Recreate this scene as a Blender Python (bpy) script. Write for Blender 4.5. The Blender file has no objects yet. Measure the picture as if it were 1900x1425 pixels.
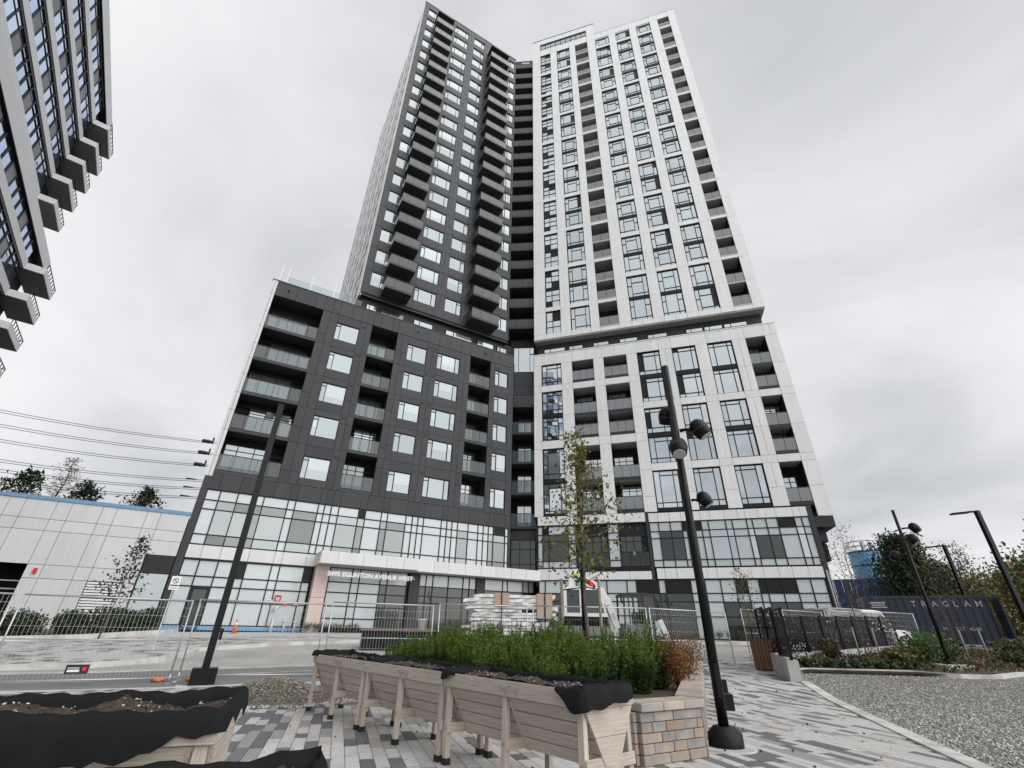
import bpy, bmesh, math, random
import numpy as np
from mathutils import Matrix, Vector
from mathutils.geometry import tessellate_polygon
random.seed(7); RNG = np.random.default_rng(11)
rad = math.radians
S = bpy.context.scene
COL = S.collection

# ------------------------------------------------------------------ camera
HC = 1.3
pitch, roll, FPX = rad(28.4453), rad(1.2325), 842.515
fw = Vector((0, math.cos(pitch), math.sin(pitch))); up = Vector((0, -math.sin(pitch), math.cos(pitch))); rt = Vector((1, 0, 0))
r2 = rt * math.cos(roll) + up * math.sin(roll); u2 = -rt * math.sin(roll) + up * math.cos(roll)
cam = bpy.data.cameras.new('Camera'); cam.sensor_width = 36.0; cam.lens = 36.0 * FPX / 1900.0
cam.clip_start = 0.05; cam.clip_end = 3000
co = bpy.data.objects.new('Camera', cam); COL.objects.link(co)
co.matrix_world = Matrix(((r2.x, u2.x, -fw.x, 0), (r2.y, u2.y, -fw.y, 0), (r2.z, u2.z, -fw.z, HC), (0, 0, 0, 1)))
S.camera = co

# ------------------------------------------------------------------ world, sun, exposure
SD = (.62, -.50, .60)                     # soft sun behind thick cloud, over the camera's right shoulder
SUN_AZ, SUN_EL = math.atan2(SD[0], SD[1]), math.asin(.60)
W = bpy.data.worlds.new('World'); S.world = W; W.use_nodes = True
nt = W.node_tree; nt.nodes.clear()
def N(t, **k):
    n = nt.nodes.new(t)
    for a, b in k.items(): setattr(n, a, b)
    return n
out = N('ShaderNodeOutputWorld'); bg = N('ShaderNodeBackground'); bg.inputs[1].default_value = 1.0
sky = N('ShaderNodeTexSky', sky_type='NISHITA', sun_disc=False, sun_elevation=SUN_EL, sun_rotation=SUN_AZ)
skm = N('ShaderNodeMix', data_type='RGBA', blend_type='MULTIPLY'); skm.inputs[0].default_value = 1
nt.links.new(sky.outputs[0], skm.inputs[6]); skm.inputs[7].default_value = (.06, .06, .06, 1)
tc = N('ShaderNodeTexCoord'); sx = N('ShaderNodeSeparateXYZ'); nt.links.new(tc.outputs['Generated'], sx.inputs[0])
zc = N('ShaderNodeMath', operation='MAXIMUM'); nt.links.new(sx.outputs[2], zc.inputs[0]); zc.inputs[1].default_value = 0.0
za = N('ShaderNodeMath', operation='ADD'); nt.links.new(zc.outputs[0], za.inputs[0]); za.inputs[1].default_value = 0.30
dx = N('ShaderNodeMath', operation='DIVIDE'); nt.links.new(sx.outputs[0], dx.inputs[0]); nt.links.new(za.outputs[0], dx.inputs[1])
dy = N('ShaderNodeMath', operation='DIVIDE'); nt.links.new(sx.outputs[1], dy.inputs[0]); nt.links.new(za.outputs[0], dy.inputs[1])
cx = N('ShaderNodeCombineXYZ'); nt.links.new(dx.outputs[0], cx.inputs[0]); nt.links.new(dy.outputs[0], cx.inputs[1])
n1 = N('ShaderNodeTexNoise'); n1.inputs['Scale'].default_value = 0.95; n1.inputs['Detail'].default_value = 6; n1.inputs['Roughness'].default_value = .52; n1.inputs['Distortion'].default_value = .5
nt.links.new(cx.outputs[0], n1.inputs['Vector'])
cr = N('ShaderNodeValToRGB'); cr.color_ramp.elements[0].position = .33; cr.color_ramp.elements[1].position = .66
cr.color_ramp.elements[0].color = (.290, .296, .312, 1); cr.color_ramp.elements[1].color = (.484, .486, .491, 1)
e = cr.color_ramp.elements.new(.5); e.color = (.408, .412, .423, 1)
nt.links.new(n1.outputs[0], cr.inputs[0])
mx = N('ShaderNodeMix', data_type='RGBA'); mx.inputs[0].default_value = .97
nt.links.new(skm.outputs[2], mx.inputs[6]); nt.links.new(cr.outputs[0], mx.inputs[7])
nt.links.new(mx.outputs[2], bg.inputs[0]); nt.links.new(bg.outputs[0], out.inputs[0])
sl = bpy.data.lights.new('Sun', 'SUN'); sl.energy = 1.2; sl.angle = rad(76); sl.color = (1, .985, .96)
so = bpy.data.objects.new('Sun', sl); COL.objects.link(so)
sd = Vector(SD).normalized()
so.rotation_euler = sd.to_track_quat('Z', 'Y').to_euler()
S.view_settings.view_transform = 'Standard'; S.view_settings.look = 'None'; S.view_settings.gamma = 1
S.view_settings.exposure = 1.0; S.view_settings.use_curve_mapping = False

# ------------------------------------------------------------------ materials
MATS = {}
def mat(name, col, rough=.5, metal=0., vary=.06, vscale=3., bump=0., bscale=40., rnd=0., spec=.5, col2=None, c2scale=6., c2lo=.45, c2hi=.6, coat=0., streak=0.):
    m = bpy.data.materials.new(name); m.use_nodes = True; t = m.node_tree; b = t.nodes['Principled BSDF']
    b.inputs['Roughness'].default_value = rough; b.inputs['Metallic'].default_value = metal; b.inputs['Specular IOR Level'].default_value = spec
    b.inputs['Coat Weight'].default_value = coat
    tcn = t.nodes.new('ShaderNodeTexCoord'); no = t.nodes.new('ShaderNodeTexNoise'); no.inputs['Scale'].default_value = vscale; no.inputs['Detail'].default_value = 5
    t.links.new(tcn.outputs['Object'], no.inputs['Vector'])
    mp = t.nodes.new('ShaderNodeMapRange'); mp.inputs[1].default_value = .25; mp.inputs[2].default_value = .75; mp.inputs[3].default_value = 1 - vary; mp.inputs[4].default_value = 1 + vary
    t.links.new(no.outputs[0], mp.inputs[0]); val = mp.outputs[0]
    if rnd:
        oi = t.nodes.new('ShaderNodeObjectInfo'); m2 = t.nodes.new('ShaderNodeMapRange'); m2.inputs[3].default_value = 1 - rnd; m2.inputs[4].default_value = 1 + rnd
        t.links.new(oi.outputs['Random'], m2.inputs[0]); mm = t.nodes.new('ShaderNodeMath'); mm.operation = 'MULTIPLY'
        t.links.new(val, mm.inputs[0]); t.links.new(m2.outputs[0], mm.inputs[1]); val = mm.outputs[0]
    if streak:
        ms_ = t.nodes.new('ShaderNodeMapping'); ms_.inputs['Scale'].default_value = (2.6, 2.6, .16); t.links.new(tcn.outputs['Object'], ms_.inputs[0]); ns = t.nodes.new('ShaderNodeTexNoise'); ns.inputs['Scale'].default_value = 1.6; ns.inputs['Detail'].default_value = 6
        if rnd:
            av = t.nodes.new('ShaderNodeVectorMath'); av.operation = 'ADD'; t.links.new(ms_.outputs[0], av.inputs[0]); sc_ = t.nodes.new('ShaderNodeMath'); sc_.operation = 'MULTIPLY'; sc_.inputs[1].default_value = 31; t.links.new(oi.outputs['Random'], sc_.inputs[0]); t.links.new(sc_.outputs[0], av.inputs[1]); t.links.new(av.outputs[0], ns.inputs['Vector'])
        else: t.links.new(ms_.outputs[0], ns.inputs['Vector'])
        m3 = t.nodes.new('ShaderNodeMapRange'); m3.inputs[1].default_value = .3; m3.inputs[2].default_value = .7; m3.inputs[3].default_value = 1 - streak; m3.inputs[4].default_value = 1 + streak * .5; t.links.new(ns.outputs[0], m3.inputs[0]); mm_ = t.nodes.new('ShaderNodeMath'); mm_.operation = 'MULTIPLY'; t.links.new(val, mm_.inputs[0]); t.links.new(m3.outputs[0], mm_.inputs[1]); val = mm_.outputs[0]
    src = None
    if col2:
        n2 = t.nodes.new('ShaderNodeTexNoise'); n2.inputs['Scale'].default_value = c2scale; n2.inputs['Detail'].default_value = 6; n2.inputs['Roughness'].default_value = .62
        t.links.new(tcn.outputs['Object'], n2.inputs['Vector'])
        if rnd:
            ad = t.nodes.new('ShaderNodeVectorMath'); ad.operation = 'ADD'; sc = t.nodes.new('ShaderNodeMath'); sc.operation = 'MULTIPLY'; sc.inputs[1].default_value = 40
            t.links.new(oi.outputs['Random'], sc.inputs[0]); t.links.new(tcn.outputs['Object'], ad.inputs[0]); t.links.new(sc.outputs[0], ad.inputs[1]); t.links.new(ad.outputs[0], n2.inputs['Vector'])
        rp = t.nodes.new('ShaderNodeMapRange'); rp.inputs[1].default_value = c2lo; rp.inputs[2].default_value = c2hi
        t.links.new(n2.outputs[0], rp.inputs[0]); mc = t.nodes.new('ShaderNodeMix'); mc.data_type = 'RGBA'
        t.links.new(rp.outputs[0], mc.inputs[0]); mc.inputs[6].default_value = (*col, 1); mc.inputs[7].default_value = (*col2, 1); src = mc.outputs[2]
    vm = t.nodes.new('ShaderNodeVectorMath'); vm.operation = 'SCALE'
    if src: t.links.new(src, vm.inputs[0])
    else: vm.inputs[0].default_value = col
    t.links.new(val, vm.inputs['Scale']); t.links.new(vm.outputs[0], b.inputs['Base Color'])
    if bump:
        nb = t.nodes.new('ShaderNodeTexNoise'); nb.inputs['Scale'].default_value = bscale; nb.inputs['Detail'].default_value = 4
        t.links.new(tcn.outputs['Object'], nb.inputs['Vector']); bu = t.nodes.new('ShaderNodeBump'); bu.inputs['Strength'].default_value = bump; bu.inputs['Distance'].default_value = .02
        t.links.new(nb.outputs[0], bu.inputs['Height']); t.links.new(bu.outputs[0], b.inputs['Normal'])
    MATS[name] = m; return m
def glassmat(name, tint, refl, inner, trans=0., blind=None, vr=(.80, 1.10)):
    m = bpy.data.materials.new(name); m.use_nodes = True; t = m.node_tree; b = t.nodes['Principled BSDF']
    o = t.nodes['Material Output']
    b.inputs['Base Color'].default_value = (*inner, 1); b.inputs['Roughness'].default_value = .25
    g = t.nodes.new('ShaderNodeBsdfGlossy'); g.inputs['Roughness'].default_value = .02; g.inputs[0].default_value = (*tint, 1)
    oi = t.nodes.new('ShaderNodeObjectInfo'); mr = t.nodes.new('ShaderNodeMapRange'); mr.inputs[3].default_value = refl * vr[0]; mr.inputs[4].default_value = refl * vr[1]
    t.links.new(oi.outputs['Random'], mr.inputs[0])
    tcn = t.nodes.new('ShaderNodeTexCoord')
    if blind:      # roller blinds drawn part of the way down in some rooms
        def mth(op, a, b=None):
            n = t.nodes.new('ShaderNodeMath'); n.operation = op
            for i_, v_ in enumerate((a, b)):
                if v_ is None: continue
                if isinstance(v_, (int, float)): n.inputs[i_].default_value = v_
                else: t.links.new(v_, n.inputs[i_])
            return n.outputs[0]
        sxyz = t.nodes.new('ShaderNodeSeparateXYZ'); t.links.new(tcn.outputs['Object'], sxyz.inputs[0]); R1 = oi.outputs['Random']
        h_ = mth('ADD', mth('MULTIPLY', mth('FRACT', mth('MULTIPLY', R1, 17.3)), 1.5), .35); msk = mth('MULTIPLY', mth('GREATER_THAN', sxyz.outputs[2], h_), mth('GREATER_THAN', mth('FRACT', mth('MULTIPLY', R1, 7.7)), .45))
        mb_ = t.nodes.new('ShaderNodeMix'); mb_.data_type = 'RGBA'; t.links.new(msk, mb_.inputs[0]); mb_.inputs[6].default_value = (*inner, 1); mb_.inputs[7].default_value = (*blind, 1); t.links.new(mb_.outputs[2], b.inputs['Base Color'])
    nb = t.nodes.new('ShaderNodeTexNoise'); nb.inputs['Scale'].default_value = .9; nb.inputs['Detail'].default_value = 1
    t.links.new(tcn.outputs['Object'], nb.inputs['Vector']); bu = t.nodes.new('ShaderNodeBump'); bu.inputs['Strength'].default_value = .12; bu.inputs['Distance'].default_value = .02
    t.links.new(nb.outputs[0], bu.inputs['Height']); t.links.new(bu.outputs[0], g.inputs['Normal'])
    mxs = t.nodes.new('ShaderNodeMixShader'); t.links.new(mr.outputs[0], mxs.inputs[0])
    if trans:
        tr = t.nodes.new('ShaderNodeBsdfTransparent'); tr.inputs[0].default_value = (.8, .85, .86, 1); ms = t.nodes.new('ShaderNodeMixShader'); ms.inputs[0].default_value = trans
        t.links.new(b.outputs[0], ms.inputs[1]); t.links.new(tr.outputs[0], ms.inputs[2]); t.links.new(ms.outputs[0], mxs.inputs[1])
    else: t.links.new(b.outputs[0], mxs.inputs[1])
    t.links.new(g.outputs[0], mxs.inputs[2]); t.links.new(mxs.outputs[0], o.inputs[0]); MATS[name] = m; return m
mat('white_panel', (.80, .80, .797), .38, vary=.035, vscale=.7, rnd=.04, streak=.07)
mat('grey_white_panel', (.61, .61, .625), .4, vary=.03, vscale=.6, rnd=.04, streak=.06)
mat('white_band', (.66, .66, .655), .4, vary=.035, vscale=.7, rnd=.04, streak=.06)
mat('dark_panel', (.040, .041, .047), .42, spec=.28, vary=.08, vscale=.5, rnd=.16, streak=.14)
mat('soffit', (.045, .045, .048), .7, vary=.08)
mat('grey_soffit', (.44, .435, .42), .8, vary=.06)
mat('frame', (.014, .014, .016), .45, vary=.05, spec=.25)
mat('backing', (.012, .012, .014), .8)
mat('concrete', (.46, .45, .43), .85, vary=.10, vscale=2.2, bump=.15, bscale=60, col2=(.36, .35, .335), c2scale=1.3)
mat('spandrel', (.53, .575, .59), .12, vary=.02, rnd=.05, coat=.4)
mat('louvre', (.022, .022, .022), .5)
mat('metal_louvre', (.55, .55, .55), .4, metal=.3)
mat('pink_stone', (.62, .50, .45), .55, vary=.05, vscale=1.5)
mat('blue_tape', (.16, .30, .47), .6, vary=.15)
mat('white_paint', (.8, .8, .8), .4)
mat('rail_opaque', (.062, .062, .066), .25, spec=.3, vary=.04, coat=.3)
mat('red_sign', (.42, .02, .04), .4)
mat('curtain', (.42, .40, .37), .9)
glassmat('glass_bright', (.80, .90, .94), .215, (.05, .06, .065), blind=(.20, .21, .21))
glassmat('glass_grey', (.82, .89, .91), .78, (.06, .07, .075), blind=(.22, .23, .23), vr=(.88, 1.06))
glassmat('glass_dark', (.80, .88, .86), .075, (.012, .014, .014))
glassmat('rail_glass', (.78, .82, .84), .035, (.045, .047, .05), trans=.64)
glassmat('glass_shop', (.8, .86, .84), .035, (.012, .013, .013))
glassmat('glass_mid', (.84, .92, .93), .16, (.03, .035, .035), vr=(.45, 1.35))
glassmat('rail_light', (.8, .84, .86), .10, (.24, .245, .25), trans=.25)
glassmat('clear_glass', (.9, .95, .95), .03, (.3, .34, .34), trans=.95)

# ------------------------------------------------------------------ mesh helpers
class MB:
    def __init__(s): s.v = []; s.f = []; s.m = []; s.sm = []
    def quad(s, pts, m=0, smooth=False):
        n = len(s.v); s.v += [tuple(p) for p in pts]; s.f.append(tuple(range(n, n + len(pts)))); s.m.append(m); s.sm.append(smooth); return s
    def box(s, a, b, m=0):
        (x0, y0, z0), (x1, y1, z1) = a, b; n = len(s.v)
        s.v += [(x0, y0, z0), (x1, y0, z0), (x1, y1, z0), (x0, y1, z0), (x0, y0, z1), (x1, y0, z1), (x1, y1, z1), (x0, y1, z1)]
        for q in ((0, 3, 2, 1), (4, 5, 6, 7), (0, 1, 5, 4), (1, 2, 6, 5), (2, 3, 7, 6), (3, 0, 4, 7)):
            s.f.append(tuple(n + i for i in q)); s.m.append(m); s.sm.append(False)
        return s
    def obox(s, c, ax, ay, az, m=0):
        "box with centre c and half-axis vectors"
        c, ax, ay, az = map(Vector, (c, ax, ay, az)); n = len(s.v)
        for k in (-1, 1):
            for (i, j) in ((-1, -1), (1, -1), (1, 1), (-1, 1)): s.v.append(tuple(c + ax * i + ay * j + az * k))
        for q in ((0, 3, 2, 1), (4, 5, 6, 7), (0, 1, 5, 4), (1, 2, 6, 5), (2, 3, 7, 6), (3, 0, 4, 7)):
            s.f.append(tuple(n + i for i in q)); s.m.append(m); s.sm.append(False)
        return s
    def bar(s, a, b, w, h=None, m=0, upv=(0, 0, 1)):
        a, b = Vector(a), Vector(b); d = b - a; L = d.length; d.normalize(); u = Vector(upv)
        if abs(d.dot(u)) > .98: u = Vector((1, 0, 0))
        x = d.cross(u).normalized(); y = x.cross(d).normalized()
        return s.obox((a + b) / 2, d * L / 2, x * w / 2, y * (h or w) / 2, m)
    def tube(s, pts, r, n=8, m=0, cap=True, smooth=True):
        pts = [Vector(p) for p in pts]; rs = r if hasattr(r, '__len__') else [r] * len(pts); base = len(s.v); prev = None
        for i, p in enumerate(pts):
            d = (pts[min(i + 1, len(pts) - 1)] - pts[max(i - 1, 0)]).normalized()
            if prev is None:
                a = Vector((0, 0, 1)) if abs(d.z) < .9 else Vector((1, 0, 0)); x = d.cross(a).normalized()
            else: x = (prev - d * prev.dot(d)).normalized()
            prev = x; y = d.cross(x)
            for k in range(n):
                t = 2 * math.pi * k / n; s.v.append(tuple(p + (x * math.cos(t) + y * math.sin(t)) * rs[i]))
        for i in range(len(pts) - 1):
            for k in range(n):
                a = base + i * n + k; b = base + i * n + (k + 1) % n
                s.f.append((a, b, b + n, a + n)); s.m.append(m); s.sm.append(smooth)
        if cap:
            s.f.append(tuple(base + k for k in range(n))[::-1]); s.m.append(m); s.sm.append(False)
            e = base + (len(pts) - 1) * n; s.f.append(tuple(e + k for k in range(n))); s.m.append(m); s.sm.append(False)
        return s
    def lathe(s, prof, n=20, m=0, c=(0, 0, 0), smooth=True):
        base = len(s.v)
        for (r, z) in prof:
            for k in range(n):
                t = 2 * math.pi * k / n; s.v.append((c[0] + r * math.cos(t), c[1] + r * math.sin(t), c[2] + z))
        for i in range(len(prof) - 1):
            for k in range(n):
                a = base + i * n + k; b = base + i * n + (k + 1) % n; s.f.append((a, b, b + n, a + n)); s.m.append(m); s.sm.append(smooth)
        s.f.append(tuple(base + k for k in range(n))[::-1]); s.m.append(m); s.sm.append(False)
        e = base + (len(prof) - 1) * n; s.f.append(tuple(e + k for k in range(n))); s.m.append(m); s.sm.append(False)
        return s
    def prism(s, poly, z0, z1, m=0):
        "vertical prism over a 2-D polygon (counter-clockwise)"
        n = len(s.v); k = len(poly)
        s.v += [(p[0], p[1], z0) for p in poly] + [(p[0], p[1], z1) for p in poly]
        s.f.append(tuple(n + i for i in range(k))[::-1]); s.f.append(tuple(n + k + i for i in range(k))); s.m += [m, m]; s.sm += [False, False]
        for i in range(k):
            j = (i + 1) % k; s.f.append((n + i, n + j, n + k + j, n + k + i)); s.m.append(m); s.sm.append(False)
        return s
    def mesh(s, name, mats):
        me = bpy.data.meshes.new(name); me.from_pydata(s.v, [], s.f); me.update()
        for k in ([mats] if isinstance(mats, str) else mats): me.materials.append(MATS[k])
        me.polygons.foreach_set('material_index', s.m); me.polygons.foreach_set('use_smooth', s.sm)
        return me
    def obj(s, name, mats, parent=None, M=None, kind=None): return add(name, s.mesh(name, mats), parent, M, kind)
WMX = {}
def add(name, data, parent=None, M=None, kind=None):
    o = bpy.data.objects.new(name, data); COL.objects.link(o); M = M or Matrix.Identity(4)
    if parent is not None:
        o.parent = parent; o.matrix_parent_inverse = WMX[parent.name].inverted()
    o.matrix_basis = M; WMX[o.name] = M.copy()
    if kind: o['kind'] = kind
    return o
def tag(o, label, cat, group=None):
    o['label'] = label; o['category'] = cat
    if group: o['group'] = group
    return o
def thing(name, loc, label, cat, group=None, rz=0., M=None):
    return tag(add(name, None, None, M or (Matrix.Translation(Vector(loc)) @ Matrix.Rotation(rz, 4, 'Z'))), label, cat, group)
KIDS = {}
def copy_tree(o, M, parent=None, first=True):
    c = o.copy(); COL.objects.link(c)
    if first: c.matrix_basis = M; WMX[c.name] = M.copy()
    else: c.parent = parent
    for ch in o.children: copy_tree(ch, None, c, False)
    return c
def bevel(me, w=.006, seg=1):
    bm = bmesh.new(); bm.from_mesh(me); bmesh.ops.bevel(bm, geom=bm.edges[:], offset=w, segments=seg, affect='EDGES', profile=.5); bm.to_mesh(me); bm.free(); return me
def text_mesh(txt, size, ext=.004, bold=0.):
    c = bpy.data.curves.new('t', 'FONT'); c.body = txt; c.size = size; c.extrude = ext; c.resolution_u = 2; c.offset = bold
    o = bpy.data.objects.new('t', c); COL.objects.link(o); bpy.context.view_layer.update()
    me = bpy.data.meshes.new_from_object(o.evaluated_get(bpy.context.evaluated_depsgraph_get())); bpy.data.objects.remove(o); return me
def text(txt, size, mt, parent, M, name='lettering', ext=.004, width=None, bold=0.):
    "text standing upright: local x right, z up, facing -y"
    me = text_mesh(txt, size, ext, bold); me.materials.clear(); me.materials.append(MATS[mt])
    if width:
        w = max(v.co.x for v in me.vertices); s = width / w
        for v in me.vertices: v.co.x *= s
    for v in me.vertices: v.co = Vector((v.co.x, -v.co.z, v.co.y))
    return add(name, me, parent, M)
def frame(tdir, d, u0):
    "facade frame: local x along the wall to the right, y into the building, z up"
    t = Vector((tdir[0], tdir[1], 0)); n = Vector((-tdir[1], tdir[0], 0)); o = t * u0 + n * d
    return Matrix(((t.x, n.x, 0, o.x), (t.y, n.y, 0, o.y), (0, 0, 1, 0), (0, 0, 0, 1)))
def T(x, y, z): return Matrix.Translation((x, y, z))
def zg(y):
    if y < 12.5: return 0.
    if y < 26: return .05 * (y - 12.5)
    if y < 34: return .675 + .02 * (y - 26)
    return .835
# ================================================================== the apartment tower
TD, TW = (.87042144, .49230735), (.95503475, -.2964939)
F_DT = frame(TD, 36.5, 3.90868); F_DP = frame(TD, 35.07, -3.01128)
F_WT = frame(TW, 39.8, -9.95804); F_WP = frame(TW, 39.0, -9.79405)
B = thing('apartment_tower', (1, 38, .83), 'tall V-shaped apartment tower with one charcoal wing and one white gridded wing', 'building')
J = .011
def panels(F, cells, mt, name='cladding_panel', v0=0., th=.09, joined=False):
    "cells: (u0,u1,z0,z1[,v]) cladding boxes with open joints"
    mb = MB()
    for c in cells:
        u0, u1, z0, z1 = c[:4]; v = v0 + (c[4] if len(c) > 4 else 0)
        if u1 - u0 < .05 or z1 - z0 < .05: continue
        if joined: mb.box((u0 + J, v, z0 + J), (u1 - J, v + th, z1 - J))
        else: MB().box((J, 0, J), (u1 - u0 - J, th, z1 - z0 - J)).obj(name, mt, B, F @ T(u0, v, z0))
    if joined: mb.obj(name, mt, B, F, 'stuff')
WC = {}
def window(F, u, z, w, h, cols, glass, rec=.13, split=False, parent=None, fw=.055, name='window', dark=()):
    """cols: list of (x0,x1,[z splits]) in 0..1 of the width, metres for z; dark: (col,row) cells that are panels"""
    key = (round(w, 2), round(h, 2), str(cols), fw, str(dark))
    if key not in WC:
        fr = MB(); cells = []
        fr.box((0, 0, 0), (w, .1, fw)); fr.box((0, 0, h - fw), (w, .1, h)); fr.box((0, 0, fw), (fw, .1, h - fw)); fr.box((w - fw, 0, fw), (w, .1, h - fw))
        for i, (a, b, zs) in enumerate(cols):
            x0, x1 = a * w, b * w
            if i: fr.box((x0 - fw / 2, -.012, fw), (x0 + fw / 2, .1, h - fw))
            zz = [0] + list(zs) + [h]
            for j in range(len(zz) - 1):
                if j: fr.box((x0 + (fw / 2 if i else fw), .004, zz[j] - fw / 2), (x1 - (fw / 2 if i < len(cols) - 1 else fw), .1, zz[j] + fw / 2))
                c = (x0 + .02, x1 - .02, zz[j] + .02, zz[j + 1] - .02)
                if (i, j) in dark: fr.box((c[0] + .03, .03, c[2] + .03), (c[1] - .03, .06, c[3] - .03))
                else: cells.append(c)
        WC[key] = (fr.mesh('window', 'frame'), cells, {})
    me, cells, pm = WC[key]
    o = add(name, me, parent or B, F @ T(u, rec, z))
    if parent is not None: return o
    if split:
        for k, (x0, x1, z0, z1) in enumerate(cells):
            if (glass, k) not in pm: pm[(glass, k)] = MB().quad([(0, 0, 0), (x1 - x0, 0, 0), (x1 - x0, 0, z1 - z0), (0, 0, z1 - z0)]).mesh('pane', glass)
            add('pane', pm[(glass, k)], o, F @ T(u + x0, rec + .05, z + z0) @ Matrix.Rotation(random.gauss(0, .004), 4, 'X') @ Matrix.Rotation(random.gauss(0, .004), 4, 'Z'))
    else:
        if glass not in pm:
            mb = MB()
            for (x0, x1, z0, z1) in cells: mb.quad([(x0, 0, z0), (x1, 0, z0), (x1, 0, z1), (x0, 0, z1)])
            pm[glass] = mb.mesh('pane', glass)
        add('pane', pm[glass], o, F @ T(u, rec + .05, z) @ Matrix.Rotation(random.gauss(0, .003), 4, 'X'))
    return o
BC = {}
def recess_balcony(F, u0, u1, zb, zt, depth=1.7, soff='soffit', edge='dark_panel', glass='glass_grey', slab=.22, door=True, railv=.06, railh=1.08):
    "recessed balcony: slab, sliding door in the back wall, glass balustrade"
    w = u1 - u0; h = zt - zb
    o = MB().box((.01, 0, -slab), (w - .01, .05, 0), 0).box((.01, .05, -slab), (w - .01, depth, 0), 1).obj('balcony', [edge, soff], B, F @ T(u0, .01, zb))
    rg = MB(); n = max(2, round(w / .85)); ra = MB()
    for i in range(n): rg.box((i * w / n + .02, railv, .06), ((i + 1) * w / n - .02, railv + .015, railh))
    ra.box((.01, railv - .02, railh), (w - .01, railv + .04, railh + .045)); ra.box((.01, railv - .01, .02), (w - .01, railv + .03, .06))
    for i in range(n + 1):
        x = min(max(i * w / n, .03), w - .03); ra.box((x - .015, railv + .016, .0), (x + .015, railv + .05, railh))
    rg.obj('railing_glass', 'rail_light' if soff == 'grey_soffit' and zb > 10 else 'rail_glass', o, F @ T(u0, .01, zb)); ra.obj('rail', 'frame', o, F @ T(u0, .01, zb))
    if door:
        hh = min(h - .25, 2.35); k = random.random()
        c = MB(); c.box((.05, 0, hh - .06), (w - .05, .08, hh)); c.box((.05, 0, 0), (w - .05, .08, .06))
        xs = [.05, w * .22, w * .50, w * .78, w - .05]
        for x in xs: c.box((x - .03, -.006, .06), (x + .03, .08, hh - .06))
        c.box((.08, .002, hh * .80), (w - .08, .078, hh * .80 + .05))
        c.obj('sliding_door', 'frame', o, F @ T(u0, depth - .08, zb))
        p = MB()
        for i in range(4):
            if (i == 3 and k < .55) or (i == 0 and k > .8): continue
            p.quad([(xs[i], 0, .04), (xs[i + 1], 0, .04), (xs[i + 1], 0, hh - .04), (xs[i], 0, hh - .04)])
        p.obj('pane', glass, o, F @ T(u0, depth - .04, zb))
    return o

# ---- solid cores behind the cladding (dark, only seen in joints and recesses)
def core(F, name, boxes, mt='backing'):
    mb = MB()
    for (u0, u1, v0, v1, z0, z1) in boxes: mb.box((u0, v0, z0), (u1, v1, z1))
    return mb.obj(name, mt, B, F)
G0 = .80
# ================================================= white wing, tower part
WTC = dict(A=(1.33, 3.0), B=(4.08, 6.17), C=(7.12, 9.1), D=(10.36, 12.5), E=(13.56, 15.7), F=(16.78, 18.86), G=(20.03, 21.67))
piers = [(0, 1.33), (3.0, 4.08), (6.17, 7.12), (9.1, 10.36), (12.5, 13.56), (15.7, 16.78), (18.86, 20.03), (21.67, 22.65)]
core(F_WT, 'tower_core', [(a + .02, b - .02, .095, 2.0, 28.87, 87.0 if a > 9.2 or 0 < a < 9 else 90.3) for a, b in piers] + [(WTC[k][0] - .02, WTC[k][1] + .02, .32, 2.0, 28.87, 85.7) for k in 'ABDEF']
     + [(WTC[k][0] - .02, WTC[k][1] + .02, 1.75, 2.0, 28.87, 85.7) for k in 'CG'] + [(.02, 22.62, 2.0, 17, 26, 86.8), (.02, 9.2, .45, 16, 86.8, 90.2)])
cl = []
for i, (a, b) in enumerate(piers):
    top = 90.5 if i < 3 else 87.15
    zs = [28.85, 29.5] + [29.5 + 2.95 * k for k in range(1, 20)] + [top]
    if i == 0: zs = zs[:-1] + [87.15, 90.5]
    elif i < 3: zs = zs[:-1] + [87.15]
    if i == 3:
        for z0, z1 in zip(zs[:-1], zs[1:]): cl.append((a, b, z0, z1))
        cl.append((9.1, 10.36, 87.15, 90.5)); continue
    for z0, z1 in zip(zs[:-1], zs[1:]): cl.append((a, b, z0, z1))
bandABC = [(28.85, 29.5)] + [(32.5 + 5.9 * m, 33.05 + 5.9 * m) for m in range(9)] + [(85.6, 87.15)]
bandDG = [(28.85, 29.5)] + [(35.45 + 5.9 * m, 36.0 + 5.9 * m) for m in range(9)] + [(85.6, 87.15)]
for k, (a, b) in WTC.items():
    for z0, z1 in (bandABC if k in 'ABC' else bandDG):
        if z1 - z0 > .56 and b - a > 2: cl += [(a, (a + b) / 2, z0, z1, .012), ((a + b) / 2, b, z0, z1, .012)]
        else: cl.append((a, b, z0, z1, .012))
cl += [(1.33 + i * 1.295, 1.33 + (i + 1) * 1.295, 89.2, 90.5) for i in range(6)]
panels(F_WT, cl, 'white_panel', joined=True)
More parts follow.
